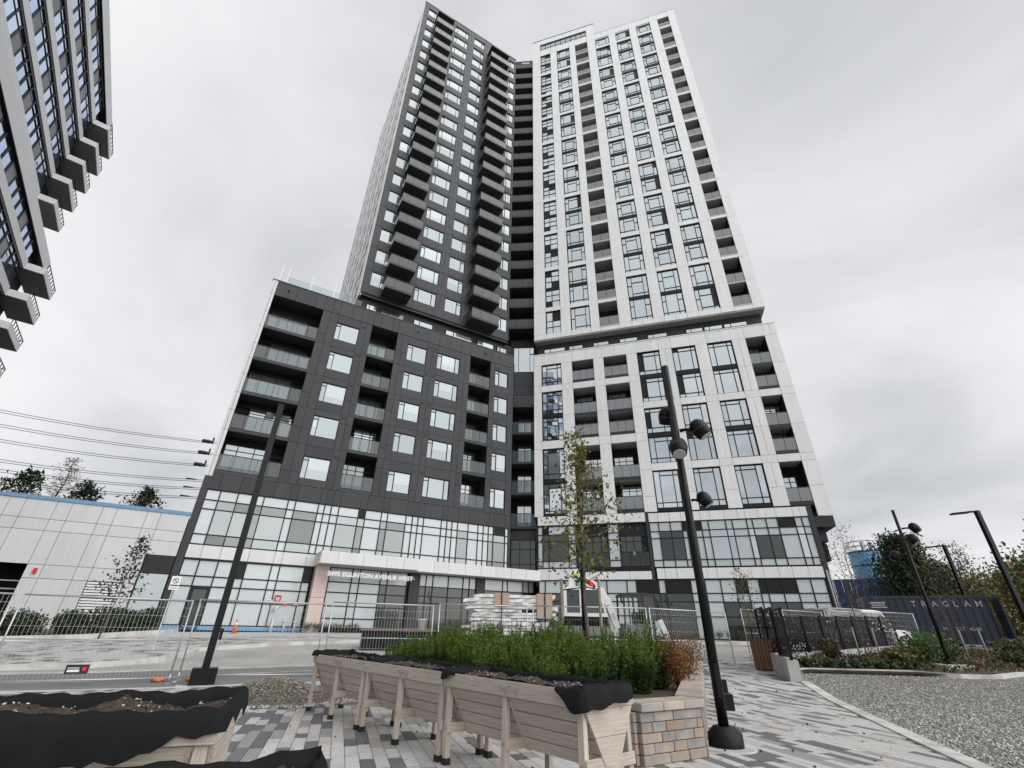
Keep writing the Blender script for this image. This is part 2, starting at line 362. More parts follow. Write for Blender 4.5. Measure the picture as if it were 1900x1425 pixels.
# screened plant windows in the raised head
window(F_WT, 1.33, 87.15, 7.77, 2.05, [(i / 9, (i + 1) / 9, [1.0]) for i in range(9)], 'spandrel', rec=.2)
MB().box((0, -.05, 0), (10.4, .3, .06)).obj('coping', 'frame', B, F_WT @ T(0, 0, 90.5)); MB().box((10.36, -.03, 0), (22.68, .3, .06)).obj('coping', 'white_panel', B, F_WT @ T(0, 0, 87.15))
VA = [[(0, .22, [1.5]), (.22, .78, [.42, 1.92]), (.78, 1, [.42])], [(0, .24, [.4]), (.24, .80, [.4, 1.95]), (.80, 1, [1.5])], [(0, .2, [.42, 1.9]), (.2, .74, [.42]), (.74, 1, [.42, 1.9])]]
def wt_windows(k, mods):
    a, b = WTC[k]; w = b - a
    for z0, z1 in mods:
        two = z1 - z0 > 4
        hs = [(z0, (z1 - z0 - .32) / 2), (z0 + (z1 - z0 + .32) / 2, (z1 - z0 - .32) / 2)] if two else [(z0, z1 - z0)]
        for i, (zz, h) in enumerate(hs):
            if k == 'A': cs = [(0, .45, [.9, 1.7]), (.45, 1, [.9, 1.7])]; dk = [((0, 0),), ((1, 0), (0, 2)), ((1, 2),)][random.randrange(3)]
            else: cs = VA[random.randrange(3)]; dk = [(), (), (), (), ((2, 1),)][random.randrange(5)]
            window(F_WT, a + .02, zz + .02, w - .04, h - .04, cs, 'glass_grey', rec=.17, dark=dk, fw=.07)
        if two:
            zm = (z0 + z1) / 2; MB().box((.02, .15, -.16), (w - .02, .3, .16)).obj('spandrel_panel', 'frame', B, F_WT @ T(a, 0, zm))
modABC = [(29.5, 32.5)] + [(33.05 + 5.9 * m, 38.4 + 5.9 * m) for m in range(9)]
modDG = [(29.5, 35.45)] + [(36.0 + 5.9 * m, 41.35 + 5.9 * m) for m in range(8)] + [(83.2, 85.6)]
for k in 'AB': wt_windows(k, modABC)
for k in 'DEF': wt_windows(k, modDG)
for k, mods in (('C', modABC), ('G', modDG)):
    a, b = WTC[k]
    for z0, z1 in mods:
        if z1 - z0 > 4:
            zm = (z0 + z1) / 2 - .1
            recess_balcony(F_WT, a, b, z0 + .02, zm, soff='grey_soffit', edge='grey_soffit', glass='glass_dark'); recess_balcony(F_WT, a, b, zm, z1, soff='grey_soffit', edge='grey_soffit', glass='glass_dark')
        else: recess_balcony(F_WT, a, b, z0 + .02, z1, soff='grey_soffit', edge='grey_soffit', glass='glass_dark')
        MB().box((0, .1, 0), (b - a, 1.75, .18)).obj('balcony_ceiling', 'grey_soffit', B, F_WT @ T(a, 0, z1))
# tower underside and set-back storey
MB().box((0, .1, 28.72), (22.62, 2.4, 28.86)).obj('soffit', 'grey_soffit', B, F_WT)
core(F_WT, 'setback_wall', [(.2, 22.3, .95, 3, 24.5, 28.75)], 'dark_panel')
for a, b in ((.9, 3.2), (3.6, 5.1), (6.2, 7.8), (8.9, 10.7), (11.7, 13.6), (15.4, 17.0), (17.1, 18.8), (18.9, 21.0)):
    window(F_WT, a, 25.9, b - a, 2.2, [(0, .3, [1.7]), (.3, 1, [.5, 1.7])], 'glass_grey', rec=.82)

# ================================================= white wing, podium
WPC = dict(a=(.78, 2.83), b=(3.92, 6.05), c=(7.05, 9.25), D=(10.25, 12.33), E=(13.45, 15.57), F=(16.6, 18.73), G=(19.87, 21.5))
pp = [(0, .78), (2.83, 3.92), (6.05, 7.05), (9.25, 10.25), (12.33, 13.45), (15.57, 16.6), (18.73, 19.87), (21.5, 22.54)]
mabc = [(9.97, 16.1), (16.88, 22.05), (22.72, 25.15)]; mdg = [(9.95, 13.37), (14.0, 19.18), (19.83, 25.13)]
core(F_WP, 'podium_core', [(a + .02, b - .02, .095, 2.0, 9.9, 26.4) for a, b in pp] + [(WPC[k][0] - .02, WPC[k][1] + .02, .32, 2.0, 9.9, 25.4) for k in 'aDEF']
     + [(WPC[k][0] - .02, WPC[k][1] + .02, 1.75, 2.0, 9.9, 25.4) for k in 'bcG'] + [(.02, 22.5, 2.0, 18, 9.2, 25.6), (.3, 20.9, .16, 2.2, 4.8, 9.9), (.3, 20.9, .6, 18, G0 - .2, 9.3)])
cl = []
for i, (a, b) in enumerate(pp):
    zs = [9.95, 11.4, 13.37, 14.0, 16.5, 19.18, 19.83, 22.3, 25.15] if i > 3 else [9.95, 11.2, 13.5, 16.1, 16.88, 19.4, 22.05, 22.72, 25.15]
    if i == 7: zs = [9.13] + zs[1:]
    for z0, z1 in zip(zs[:-1], zs[1:]):
        if b - a > 1.05 and i in (4, 6) and z1 - z0 > 1.5: cl += [(a, (a + b) / 2, z0, z1), ((a + b) / 2, b, z0, z1)]
        else: cl.append((a, b, z0, z1))
us = [0, 1.1, 2.4, 3.92, 5.3, 6.9, 8.2, 9.25, 10.25, 11.6, 12.33, 13.45, 15.2, 16.6, 17.9, 18.73, 19.87, 21.5, 22.05, 22.54]
cl += [(a, b, 25.15, 26.38) for a, b in zip(us[:-1], us[1:])]
for k, (a, b) in WPC.items():
    ms = mabc if k in 'abc' else mdg
    for (p, q) in zip(ms[:-1], ms[1:]): cl.append((a, b, p[1], q[0], .012))
panels(F_WP, cl, 'white_panel')
MB().box((-.02, -.04, 26.38), (22.58, .3, 26.47)).obj('coping', 'white_panel', B, F_WP)
for k in 'aDEF':
    a, b = WPC[k]; w = b - a
    for z0, z1 in (mabc if k == 'a' else mdg):
        if z1 - z0 > 4: hs = [(z0, (z1 - z0 - .34) / 2), (z0 + (z1 - z0 + .34) / 2, (z1 - z0 - .34) / 2)]
        else: hs = [(z0 + .25 if z0 < 10 else z0, z1 - z0 - (.25 if z0 < 10 else 0))]
        for zz, h in hs:
            cs = [[(0, .25, [.45]), (.25, .78, [.45, h - .45]), (.78, 1, [.45, h - .45])], [(0, .25, [h - .42]), (.25, .8, [h - .42]), (.8, 1, [h - .42])], [(0, .22, [.5, h - .4]), (.22, .74, [.5, h - .4]), (.74, 1, [.5])]][random.randrange(3)]
            window(F_WP, a + .02, zz + .02, w - .04, h - .04, cs, 'glass_grey', rec=.17, split=True, fw=.07, dark=[(), (), (), ((0, 1),)][random.randrange(4)] if k != 'a' else ())
        if z1 - z0 > 4: MB().box((.02, .14, -.17), (w - .02, .3, .17)).obj('spandrel_panel', 'frame', B, F_WP @ T(a, 0, (z0 + z1) / 2))
        if z0 < 10: MB().box((.02, .1, 0), (w - .02, .3, .25)).obj('sill_panel', 'frame', B, F_WP @ T(a, 0, z0))
for k in 'bcG':
    a, b = WPC[k]
    for z0, z1 in (mabc if k in 'bc' else mdg):
        fl = [(z0, (z0 + z1) / 2 - .1), ((z0 + z1) / 2 - .1, z1)] if z1 - z0 > 4 else [(z0, z1)]
        for f0, f1 in fl: recess_balcony(F_WP, a, b, f0 + .25 * (f0 == z0), f1, soff='grey_soffit', edge='dark_panel', glass='glass_grey', depth=1.6)
        MB().box((0, .1, 0), (b - a, 1.7, .18)).obj('balcony_ceiling', 'grey_soffit', B, F_WP @ T(a, 0, z1))
# overhang at the right end of the white podium
MB().box((20.86, .02, G0), (21.2, .5, 9.95)).obj('corner_post', 'dark_panel', B, F_WP)
MB().box((21.22, .06, 8.35), (22.46, 8, 9.12)).box((20.9, .7, 7.4), (21.9, 7, 8.33)).obj('soffit_box', 'dark_panel', B, F_WP)
MB().box((21.1, 1.6, 6.2), (22.0, 9, 7.38)).obj('soffit_box', 'frame', B, F_WP); MB().box((21.0, 2.0, G0 - .2), (21.7, 12, 6.3)).obj('concrete_wall', 'concrete', B, F_WP)
MB().tube([(21.0, -.02, 5.4), (21.0, -.02, G0)], .05).tube([(21.14, -.02, 5.3), (21.14, -.02, G0)], .03).obj('downpipe', 'grey_soffit', B, F_WP)

# ---- curtain walls: one object for the mullion grid, one per pane
def curtain(F, us, zs, glass_of, name='curtain_wall', v=.02, skip=None, fw=.07):
    fr = MB()
    for u in us: fr.box((u - fw / 2, v, zs[0]), (u + fw / 2, v + .14, zs[-1]))
    for z in zs: fr.box((us[0] - fw / 2, v + .006, z - fw / 2), (us[-1] + fw / 2, v + .13, z + fw / 2))
    o = fr.obj(name, 'frame', B, F)
    for i in range(len(us) - 1):
        for j in range(len(zs) - 1):
            g = glass_of(i, j, us[i], zs[j])
            if g is None: continue
            w, h = us[i + 1] - us[i], zs[j + 1] - zs[j]
            nm = 'louvre' if g == 'louvre' else 'pane'
            if g == 'louvre':
                mb = MB().box((0, .08, 0), (w, .1, h))
                n = int(h / .08)
                for q in range(n): mb.box((.03, .01, q * h / n + .01), (w - .03, .08, q * h / n + .035))
            else: mb = MB().quad([(0, .05, 0), (w, .05, 0), (w, .05, h), (0, .05, h)])
            mb.obj(nm, g, o, F @ T(us[i], v, zs[j]) @ (Matrix.Identity(4) if g in ('louvre', 'spandrel') else Matrix.Rotation(random.gauss(0, .003), 4, 'X') @ Matrix.Rotation(random.gauss(0, .003), 4, 'Z')))
    return o
# white podium, first-floor glazing 5.75..9.1
um = [9.5, 10.2, 11.08, 11.95, 12.28, 12.9, 13.38, 13.9, 15.14, 15.62, 16.63, 17.03, 17.98, 18.75, 19.9, 20.38, 20.86]
def gw(i, j, u, z):
    if j == 3: return 'louvre' if i in (3, 5, 13) else 'spandrel'
    if i in (1, 2) and j in (1, 2): return 'glass_dark'
    if j == 1 and i in (11, 12): return 'glass_dark'
    if i in (7, 8, 10, 14) and j in (1, 2): return 'glass_grey'
    return 'spandrel'
curtain(F_WP, um, [5.75, 6.26, 7.87, 8.4, 9.1], gw)
ul = [.28, .69, 1.2, 2.88, 3.5]
curtain(F_WP, ul, [5.8, 6.32, 7.87, 8.42, 9.1], lambda i, j, u, z: 'spandrel' if i in (0, 3) or j == 0 else ('louvre' if i == 1 and j == 3 else ('spandrel' if j == 3 else 'glass_dark')))
curtain(F_WP, [6.15, 7.03], [5.8, 6.32, 7.87, 8.42, 9.1], lambda i, j, u, z: 'spandrel')
for a, b in ((3.6, 6.1), (7.06, 9.22)): recess_balcony(F_WP, a, b, 5.8, 9.0, soff='grey_soffit', glass='glass_dark', depth=.15, railv=-.04)
MB().box((9.24, -.01, 4.8), (9.46, .3, 9.95)).obj('corner_post', 'dark_panel', B, F_WP)
MB().box((3.6, -.012, 5.5), (9.22, .3, 5.74)).obj('sill_panel', 'frame', B, F_WP)
MB().box((.22, .0, 9.1), (9.24, .3, 9.2)).obj('sill_panel', 'frame', B, F_WP)
b1 = [(.27, 1.2), (1.2, 2.5), (2.5, 4.3), (4.3, 5.9), (5.9, 7.6), (7.6, 9.23)]
panels(F_WP, [(a, b, 9.2, 9.94) for a, b in b1] + [(a, b, 4.9, 5.5 if a > 3 else 5.74) for a, b in b1], 'white_panel')
b2 = [9.48, 10.2, 11.08, 11.95, 13.38, 14.1, 15.14, 16.1, 16.63, 17.5, 18.75, 19.9, 20.38, 20.84]
panels(F_WP, [(a, b, 9.14, 9.85) for a, b in zip(b2[:-1], b2[1:])], 'white_panel')
b3 = [9.62, 10.2, 11.08, 12.28, 13.2, 13.9, 15.14, 16.2, 17.03, 17.98, 18.9, 19.9, 20.84]
panels(F_WP, [(a, b, 4.93, 5.68) for a, b in zip(b3[:-1], b3[1:])], 'white_panel')
MB().box((.28, .004, 4.84), (20.9, .2, 4.93)).obj('sill_panel', 'frame', B, F_WP)
# white podium, street level
ug = [.32, .85, 2.15, 3.4, 5.77, 7.3, 8.0, 9.65, 10.13, 11.95, 12.94, 14.0, 15.0, 15.78, 16.56, 17.05, 18.02, 18.96, 19.88, 20.78]
def gg(i, j, u, z):
    if u >= 15.7 and u < 16.5 or u > 19.8: return 'spandrel' if j < 2 else 'spandrel'
    if j == 3: return 'louvre' if i in (6, 8, 11, 12, 14, 15, 16) and u not in (14.0,) else 'spandrel'
    if i in (0, 1, 2, 3) and j < 3: return 'glass_dark'
    if i in (6, 7, 8): return 'glass_dark'
    if i in (11, 12) and j < 2: return 'glass_dark'
    if i in (15, 16) and j < 2: return 'glass_dark'
    return 'spandrel'
curtain(F_WP, ug, [G0 + .2, 2.4, 3.36, 3.93, 4.85], gg, v=.05)

# ================================================= charcoal wing, podium
zt = [24.95, 21.75, 18.85, 15.95, 13.05, 10.05]; zw = [22.5, 19.6, 16.7, 13.82, 10.56]
DW = [(5.55, 7.46, [(0, .2, [1.38]), (.2, 1, [])]), (11.85, 13.69, [(0, .27, [1.38]), (.27, 1, [])]), (14.76, 17.05, [(0, .2, [1.38]), (.2, .8, []), (.8, 1, [])]), (20.9, 22.38, [(0, .32, [1.38]), (.32, 1, [])])]
DB = [(.42, 4.27), (8.46, 10.8), (18.13, 20.36)]
core(F_DP, 'podium_core', [(4.3, 8.43, .135, 2.0, 9.9, 26.35), (10.83, 18.1, .135, 2.0, 9.9, 26.35), (20.39, 22.85, .135, 2.0, 9.9, 26.35), (.02, .4, .095, 2.0, 9.9, 26.35), (.02, 22.85, .1, 2, 25.0, 26.35), (.02, 22.85, 1.85, 2.4, 9.0, 25.2), (.05, 22.8, 2.4, 15, G0 - .3, 25.5), (.45, 22.8, .22, 2.4, G0 - .3, 10.0)])
cl = []
for f in range(5):
    top, bot, wb = zt[f], zt[f + 1], zw[f]; wt = wb + 1.66
    segs = [(4.27, 8.46, [DW[0]]), (10.8, 18.13, [DW[1], DW[2]]), (20.36, 22.87, [DW[3]])]
    for a, b, ws in segs:
        xs = [a]
        for w in ws: xs += [w[0], w[1]]
        xs.append(b)
        for i in range(0, len(xs) - 1):
            p, q = xs[i], xs[i + 1]
            if i % 2 == 0:      # pier between windows: tall panels of uneven length
                n = max(1, round((q - p) / .52))
                for k in range(n):
                    x0, x1 = p + (q - p) * k / n, p + (q - p) * (k + 1) / n
                    zc = bot + (top - bot) * random.choice((.3, .42, .62, .75))
                    cl += [(x0, x1, bot, zc), (x0, x1, zc, top)]
            else:
                cl += [(p, q, bot, wb), (p, q, wt, top)]
us = [.42, 2.0, 3.5, 4.27, 5.0, 5.55, 6.6, 7.46, 8.46, 9.2, 10.2, 10.8, 12.3, 13.69, 14.8, 15.9, 17.05, 18.13, 19.5, 20.36, 21.4, 22.87]
cl += [(a, b, 24.95, 26.36, -.03) for a, b in zip(us[:-1], us[1:])]
us = [.06, 1.0, 2.2, 3.1, 4.27, 5.3, 5.77, 7.3, 7.7, 8.2, 8.7, 10.13, 10.63, 11.82, 12.3, 13.73, 14.71, 15.17, 16.66, 17.14, 18.08, 19.03, 19.93, 20.9, 21.4, 22.5, 22.87]
cl += [(a, b, 8.98, 10.04, -.02) for a, b in zip(us[:-1], us[1:])]
panels(F_DP, cl, 'dark_panel')
zz = [9.8, 11.2, 13.05, 14.6, 15.95, 17.5, 18.85, 20.2, 21.75, 23.2, 25.0, 26.42]
panels(F_DP, [(0, .2, a, b, -.04) for a, b in zip(zz[:-1], zz[1:])] + [(.2, .42, a, b, -.03) for a, b in zip(zz[:-1], zz[1:])], 'grey_white_panel')
MB().box((-.03, -.06, 26.36), (22.9, .3, 26.45)).obj('coping', 'dark_panel', B, F_DP)
for f in range(5):
    for (a, b, cs) in DW: window(F_DP, a, zw[f], b - a, 1.66, cs, 'glass_bright', rec=.06, split=True, fw=.05)
    for (a, b) in DB:
        recess_balcony(F_DP, a, b, zt[f + 1] + .22, zt[f], glass=random.choice(('glass_bright', 'glass_mid', 'glass_dark')))
        if f == 0: MB().box((0, .08, 0), (b - a, 1.85, .1)).obj('balcony_ceiling', 'soffit', B, F_DP @ T(a, 0, zt[f] + .002))
    for (a, b) in ((7.55, 7.95), (13.75, 14.1), (14.3, 14.7), (21.0, 21.4)):
        mb = MB().box((0, 0, 0), (b - a, .02, .32))
        for q in range(6): mb.box((.02, -.014, .03 + q * .048), (b - a - .02, 0, .05 + q * .048))
        mb.obj('vent', 'louvre', B, F_DP @ T(a, -.005, zw[f] + 1.75))
for u in (1.35, 12.6, 19.7): MB().lathe([(.05, 0), (.07, .1), (.03, .16)], 10).obj('security_camera', 'frame', B, F_DP @ T(u, -.1, 25.6))
# roof terrace windscreen
for i, (u, v) in enumerate(((.4, .5), (.95, .5), (2.85, .5), (4.75, .5))): MB().bar((u, v, 26.4), (u, v, 28.25), .07).box((u - .04, v - .04, 28.25), (u + .04, v + .04, 28.42)).obj('screen_post', 'metal_louvre', B, F_DP)
MB().box((1.0, .52, 26.5), (2.82, .535, 27.5)).box((2.88, .52, 26.5), (4.72, .535, 27.5)).box((4.78, .52, 26.5), (7.2, .535, 27.5)).obj('screen_glass', 'clear_glass', B, F_DP)
# ---- charcoal podium glazing
um = [.42, 1.19, 2.22, 3.25, 3.78, 5.29, 5.77, 7.29, 7.71, 8.18, 8.7, 10.13, 10.63, 11.82, 12.3, 13.73, 14.25, 14.71, 15.17, 16.66, 17.14, 17.59, 18.08, 19.03, 19.93, 20.42, 20.9, 21.37, 22.49, 22.79]
def gd(i, j, u, z):
    w = um[i + 1] - um[i]
    if j == 3: return 'louvre' if i in (11, 27) else 'spandrel'
    if w > .9 and i not in (0, 12, 18) or i in (3, 11, 13, 26): return 'glass_mid'
    return 'spandrel'
curtain(F_DP, um, [5.6, 6.19, 7.72, 8.3, 8.95], gd)
MB().box((.02, -.015, G0), (.4, .2, 9.78)).obj('corner_post', 'dark_panel', B, F_DP)
MB().box((22.79, -.01, G0), (22.98, .3, 26.3)).obj('corner_post', 'dark_panel', B, F_DP)
b3 = [.42, 1.2, 2.22, 3.25, 3.8, 5.3, 5.77, 7.25, 7.82]
panels(F_DP, [(a, b, 4.8, 5.56, -.015) for a, b in zip(b3[:-1], b3[1:])], 'white_band')
MB().box((.42, 0, 4.7), (7.85, .2, 4.8)).obj('sill_panel', 'frame', B, F_DP)
ug = [.42, 1.25, 2.25, 3.3, 3.82, 5.28, 5.77, 7.28, 7.76]
def gg2(i, j, u, z):
    if j == 3: return 'louvre' if i in (3, 7) else 'spandrel'
    if i == 1 and j < 2: return 'glass_dark'
    return 'spandrel'
curtain(F_DP, ug, [1.2, 2.45, 3.25, 3.8, 4.72], gg2, v=.05)
mb = MB().box((1.3, .0, .95), (1.42, .08, 3.25)).box((2.1, .0, .95), (2.2, .08, 3.25)).box((1.42, .0, 3.1), (2.1, .08, 3.25)).box((1.42, .02, .95), (2.1, .06, 1.1)); dr = mb.obj('door', 'frame', B, F_DP)
MB().box((1.98, -.05, 1.9), (2.02, -.01, 2.3)).obj('door_handle', 'metal_louvre', dr, F_DP)
MB().box((-1.4, .02, .95), (7.8, .1, 1.17)).obj('membrane_strip', 'blue_tape', B, F_DP)
# ---- entrance canopy, pier and storefront
PR = MB().prism([(7.85, -2.2), (14.4, -2.2), (14.4, 0), (7.85, 0)], 4.86, 5.55).prism([(14.402, -1.5), (25.0, -1.5), (25.0, .1), (14.402, .1)], 4.862, 5.56); PR.obj('canopy', 'grey_soffit', B, F_DP)
cu = [7.85, 8.9, 10.5, 12.1, 13.3, 14.4]; panels(F_DP, [(a, b, 4.84, 5.6, -2.24) for a, b in zip(cu[:-1], cu[1:])], 'white_band', 'canopy_panel', th=.05)
cu = [14.4, 15.8, 16.9, 18.3, 19.6, 20.9, 22.3, 23.7, 25.0]; panels(F_DP, [(a, b, 4.84, 5.62, -1.54) for a, b in zip(cu[:-1], cu[1:])], 'white_band', 'canopy_panel', th=.05)
MB().box((7.8, -2.2, 4.84), (7.85, -.02, 5.6)).box((14.4, -2.2, 4.84), (14.45, -1.54, 5.6)).box((25.0, -1.5, 4.84), (25.05, .1, 5.6)).obj('canopy_panel', 'white_band', B, F_DP)
MB().box((7.88, -.9, G0), (8.72, .0, 2.9)).box((7.88, -.9, 2.92), (8.72, .0, 4.84)).obj('entrance_pier', 'pink_stone', B, F_DP)
us_ = [8.9, 10.42, 10.95, 12.42, 12.92, 14.38, 14.5]
def gs_(i, j, u, z):
    if i == 5: return 'glass_shop'
    if j == 4: return 'spandrel'
    return 'glass_shop' if i in (3, 4) else 'spandrel'
curtain(F_DP, us_, [1.2, 1.75, 2.48, 3.3, 3.94, 4.84], gs_, v=-.1)
for a, b, v in ((14.5, 15.28, -.35), (19.95, 20.7, -.2)): MB().box((a, v, G0), (b, .1, 4.84)).obj('entrance_column', 'dark_panel', B, F_DP)
curtain(F_DP, [15.3, 15.83, 16.36, 17.61, 18.84, 19.37, 19.93], [.95, 2.9, 3.35, 4.0, 4.84], lambda i, j, u, z: 'spandrel' if j == 3 else 'glass_shop', v=-.1)
curtain(F_DP, [20.72, 22.33, 22.78, 24.24, 24.78, 25.3], [.95, 2.9, 4.0, 4.84], lambda i, j, u, z: 'spandrel' if j == 2 else 'glass_shop', v=-.1)
sg = MB().box((8.3, -1.92, 4.26), (14.3, -1.88, 4.32)).obj('sign_bar', 'grey_soffit', B, F_DP)
text('2495 EGLINTON AVENUE WEST', .38, 'white_paint', sg, F_DP @ T(8.45, -1.95, 4.16), width=5.7, ext=.02, bold=.012)

# ================================================= charcoal wing, tower part
ZF = [29.2 + 2.95 * k for k in range(19)]
TWN = [(.72, 2.0, [(0, .76, []), (.76, 1, [])]), (5.11, 7.46, [(0, .19, [1.42]), (.19, .79, []), (.79, 1, [])]), (8.45, 10.3, [(0, .72, []), (.72, 1, [1.42])]), (14.84, 15.95, [(0, .28, [1.42]), (.28, 1, [])])]
TBL = [(1.92, 4.52), (10.92, 14.08)]
core(F_DT, 'tower_core', [(.05, 16.1, .135, 15, 29.1, 86.2)])
cl = []
for z in ZF:
    wb, wt, top = z + 1.1, z + 2.82, z + 2.95
    xs = [0, .72, 2.0, 3.2, 5.11, 7.46, 8.45, 10.3, 11.6, 12.6, 13.6, 14.84, 15.95, 16.15]
    for i, (p, q) in enumerate(zip(xs[:-1], xs[1:])):
        iswin = any(abs(p - w[0]) < .01 for w in TWN)
        cl.append((p, q, z + .07, wb)); cl.append((p, q, z, z + .07, .01))
        if iswin: cl.append((p, q, wt, top))
        elif q - p > .9: cl += [(p, p + .45, wb, top), (p + .45, q, wb, top)]
        else: cl.append((p, q, wb, top))
us = [0, 2.3, 4.0, 5.1, 6.4, 8.45, 10.3, 12.0, 13.6, 16.15]
cl += [(a, b, 85.25, 86.45, -.02) for a, b in zip(us[:-1], us[1:])]
panels(F_DT, cl, 'dark_panel', joined=True)
MB().box((-.05, -.06, 86.45), (16.2, .3, 86.53)).obj('coping', 'frame', B, F_DT)
for z in ZF:
    for (a, b, cs) in TWN: window(F_DT, a, z + 1.12, b - a, 1.7, cs, 'glass_bright', rec=.06, fw=.05)
SB = {}
for z in ZF[:-1]:
    for (a, b) in TBL:
        w = b - a
        if w not in SB:
            s1 = MB().box((0, -1.6, 0), (w, -1.52, .22), 0).box((0, -1.52, 0), (.08, .0, .22), 0).box((w - .08, -1.52, 0), (w, 0, .22), 0).box((.08, -1.52, .0), (w - .08, 0, .18), 1).mesh('balcony', ['dark_panel', 'soffit'])
            g = MB(); n = 3
            for i in range(n): g.box((i * w / n + .012, -1.59, .24), ((i + 1) * w / n - .012, -1.575, 1.28))
            for x in (.0, w - .015): g.box((x, -1.56, .24), (x + .015, -.8, 1.28)).box((x, -.78, .24), (x + .015, -.03, 1.28))
            rl = MB().box((-.02, -1.62, 1.28), (w + .02, -1.55, 1.33)).box((-.02, -1.55, 1.28), (.04, 0, 1.33)).box((w - .04, -1.55, 1.28), (w + .02, 0, 1.33))
            for x in (.03, w / 3, 2 * w / 3, w - .03): rl.box((x - .02, -1.57, .2), (x + .02, -1.53, 1.28))
            d = MB().box((.3, .0, .22), (w - .3, .03, 2.5)); SB[w] = (s1, g.mesh('railing_glass', 'rail_opaque'), rl.mesh('rail', 'frame'), d.mesh('sliding_door', 'glass_dark'))
        M = F_DT @ T(a, 0, z + .22); o = add('balcony', SB[w][0], B, M)
        for nm, me in zip(('railing_glass', 'rail', 'sliding_door'), SB[w][1:]): add(nm, me, o, M if nm != 'sliding_door' else M @ T(0, -.035, 0))
for (a, b) in TBL: MB().box((a, -1.6, 82.55), (b, -.03, 82.85)).obj('balcony_roof', 'dark_panel', B, F_DT)
MB().box((0, .1, 28.95), (16.1, 2.4, 29.16)).obj('soffit', 'soffit', B, F_DT); core(F_DT, 'setback_wall', [(.3, 17.5, .5, 3, 24.5, 28.96)], 'frame')
for a, b in ((.9, 1.9), (2.3, 4.6), (5.6, 7.6), (9.0, 12.0), (12.6, 14.6), (15.0, 16.2)): window(F_DT, a, 26.6, b - a, 1.8, [(0, .3, []), (.3, 1, [])], 'glass_bright' if a != 2.3 else 'glass_dark', rec=.37)
# left flank of the charcoal tower: white fins and window strips seen at a glancing angle
FS = F_DT @ Matrix(((0, 1, 0, 0), (-1, 0, 0, 0), (0, 0, 1, 0), (0, 0, 0, 1)))      # local x = towards the camera side, y = into the building
FS = F_DT @ Matrix(((0, 1, 0, 0), (1, 0, 0, 0), (0, 0, 1, 0), (0, 0, 0, 1)))
fl = MB(); gl = MB()
for i in range(4):
    v = .02 + i * 6.4
    for (a, b) in ((0, 1.9), (3.3, 4.2), (5.2, 5.6)): fl.box((-.03, v + a, 29.1), (.04, v + b, 86.45))
    for (a, b) in ((1.91, 3.29), (4.21, 5.19), (5.61, 6.39)): gl.box((.0, v + a, 29.12), (.05, v + b, 86.4))
for z in ZF: fl.box((-.025, .1, z - .35), (.02, 25.5, z + .35))
fl.box((.055, .1, 28.9), (.2, 25.6, 86.3))
fl.obj('flank_fins', 'white_panel', B, F_DT, 'stuff'); gl.obj('flank_glazing', 'frame', B, F_DT, 'stuff')
core(F_DT, 'tower_core', [(.2, 14, 14, 25.6, 26, 86.1)])

# ================================================= recessed link of balconies between the wings
def link(PL, PR, zs, h, faces_glass, top=None):
    PL, PR = Vector((*PL, 0)), Vector((*PR, 0)); t = (PR - PL); L = t.length; t.normalize(); n = Vector((-t.y, t.x, 0))
    F = Matrix(((t.x, n.x, 0, PL.x), (t.y, n.y, 0, PL.y), (0, 0, 1, 0), (0, 0, 0, 1)))
    for k, z in enumerate(zs):
        o = MB().box((.0, .0, 0), (L, .06, .24), 0).box((0, .06, 0), (L, 2.2, .2), 1).obj('balcony', ['dark_panel', 'soffit'], B, F @ T(0, 0, z))
        g = MB(); m = 4
        for i in range(m): g.box((i * L / m + .012, .02, .26), ((i + 1) * L / m - .012, .035, 1.28))
        g.obj('railing_glass', faces_glass, o, F @ T(0, 0, z)); MB().box((0, .0, 1.28), (L, .06, 1.33)).obj('rail', 'frame', o, F @ T(0, 0, z))
        c = MB()
        for x in (L * .25, L * .52, L * .8): c.box((x - .03, 1.98, .2), (x + .03, 2.06, h - .3))
        c.box((L * .25, 1.97, h - .5), (L, 2.06, h - .3)); c.obj('sliding_door', 'frame', o, F @ T(0, 0, z))
        MB().quad([(L * .25, 2.04, .2), (L * .8, 2.04, .2), (L * .8, 2.04, h - .4), (L * .25, 2.04, h - .4)]).obj('pane', 'glass_grey' if z < 32 else 'glass_dark', o, F @ T(0, 0, z))
    return F, L
FL, LL = link((-.51, 41.75), (2.45, 41.5), [30.9 + 2.95 * k for k in range(19)], 2.95, 'rail_opaque')
MB().box((-.6, 2.1, 25), (LL + .6, 6, 86)).box((-.3, .1, 84.3), (LL + .2, 2.2, 86.35)).obj('link_core', 'dark_panel', B, FL)
MB().box((1.0, .06, 85.0), (2.4, .1, 85.8)).obj('plant_louvre', 'metal_louvre', B, FL)
FL2, LL2 = link((-.02, 40.75), (2.35, 40.55), [9.05, 12.0, 14.9, 17.85, 20.75], 2.9, 'rail_glass')
MB().box((-.3, 2.1, G0), (LL2 + .3, 6, 30)).obj('link_core', 'backing', B, FL2)
window(FL2, .1, 24.9, LL2 - .2, 3.1, [(0, .25, []), (.25, .8, []), (.8, 1, [2.2])], 'glass_grey', rec=.3)
MB().box((0, .28, 23.3), (LL2, .6, 24.9)).box((0, .3, 22.0), (LL2, .8, 23.28)).obj('link_panel', 'dark_panel', B, FL2)
window(FL2, .05, 5.0, LL2 - .1, 3.2, [(0, .4, [1.2, 2.4]), (.4, .8, [1.2, 2.4]), (.8, 1, [1.2, 2.4])], 'glass_dark', rec=.4)
MB().box((0, .35, 8.2), (LL2, .7, 9.0)).obj('link_panel', 'dark_panel', B, FL2)
MB().box((-.16, .0, 4.5), (.0, 1.2, 9.4)).box((LL2, .0, 4.5), (LL2 + .1, .6, 9.4)).obj('link_return', 'dark_panel', B, FL2)
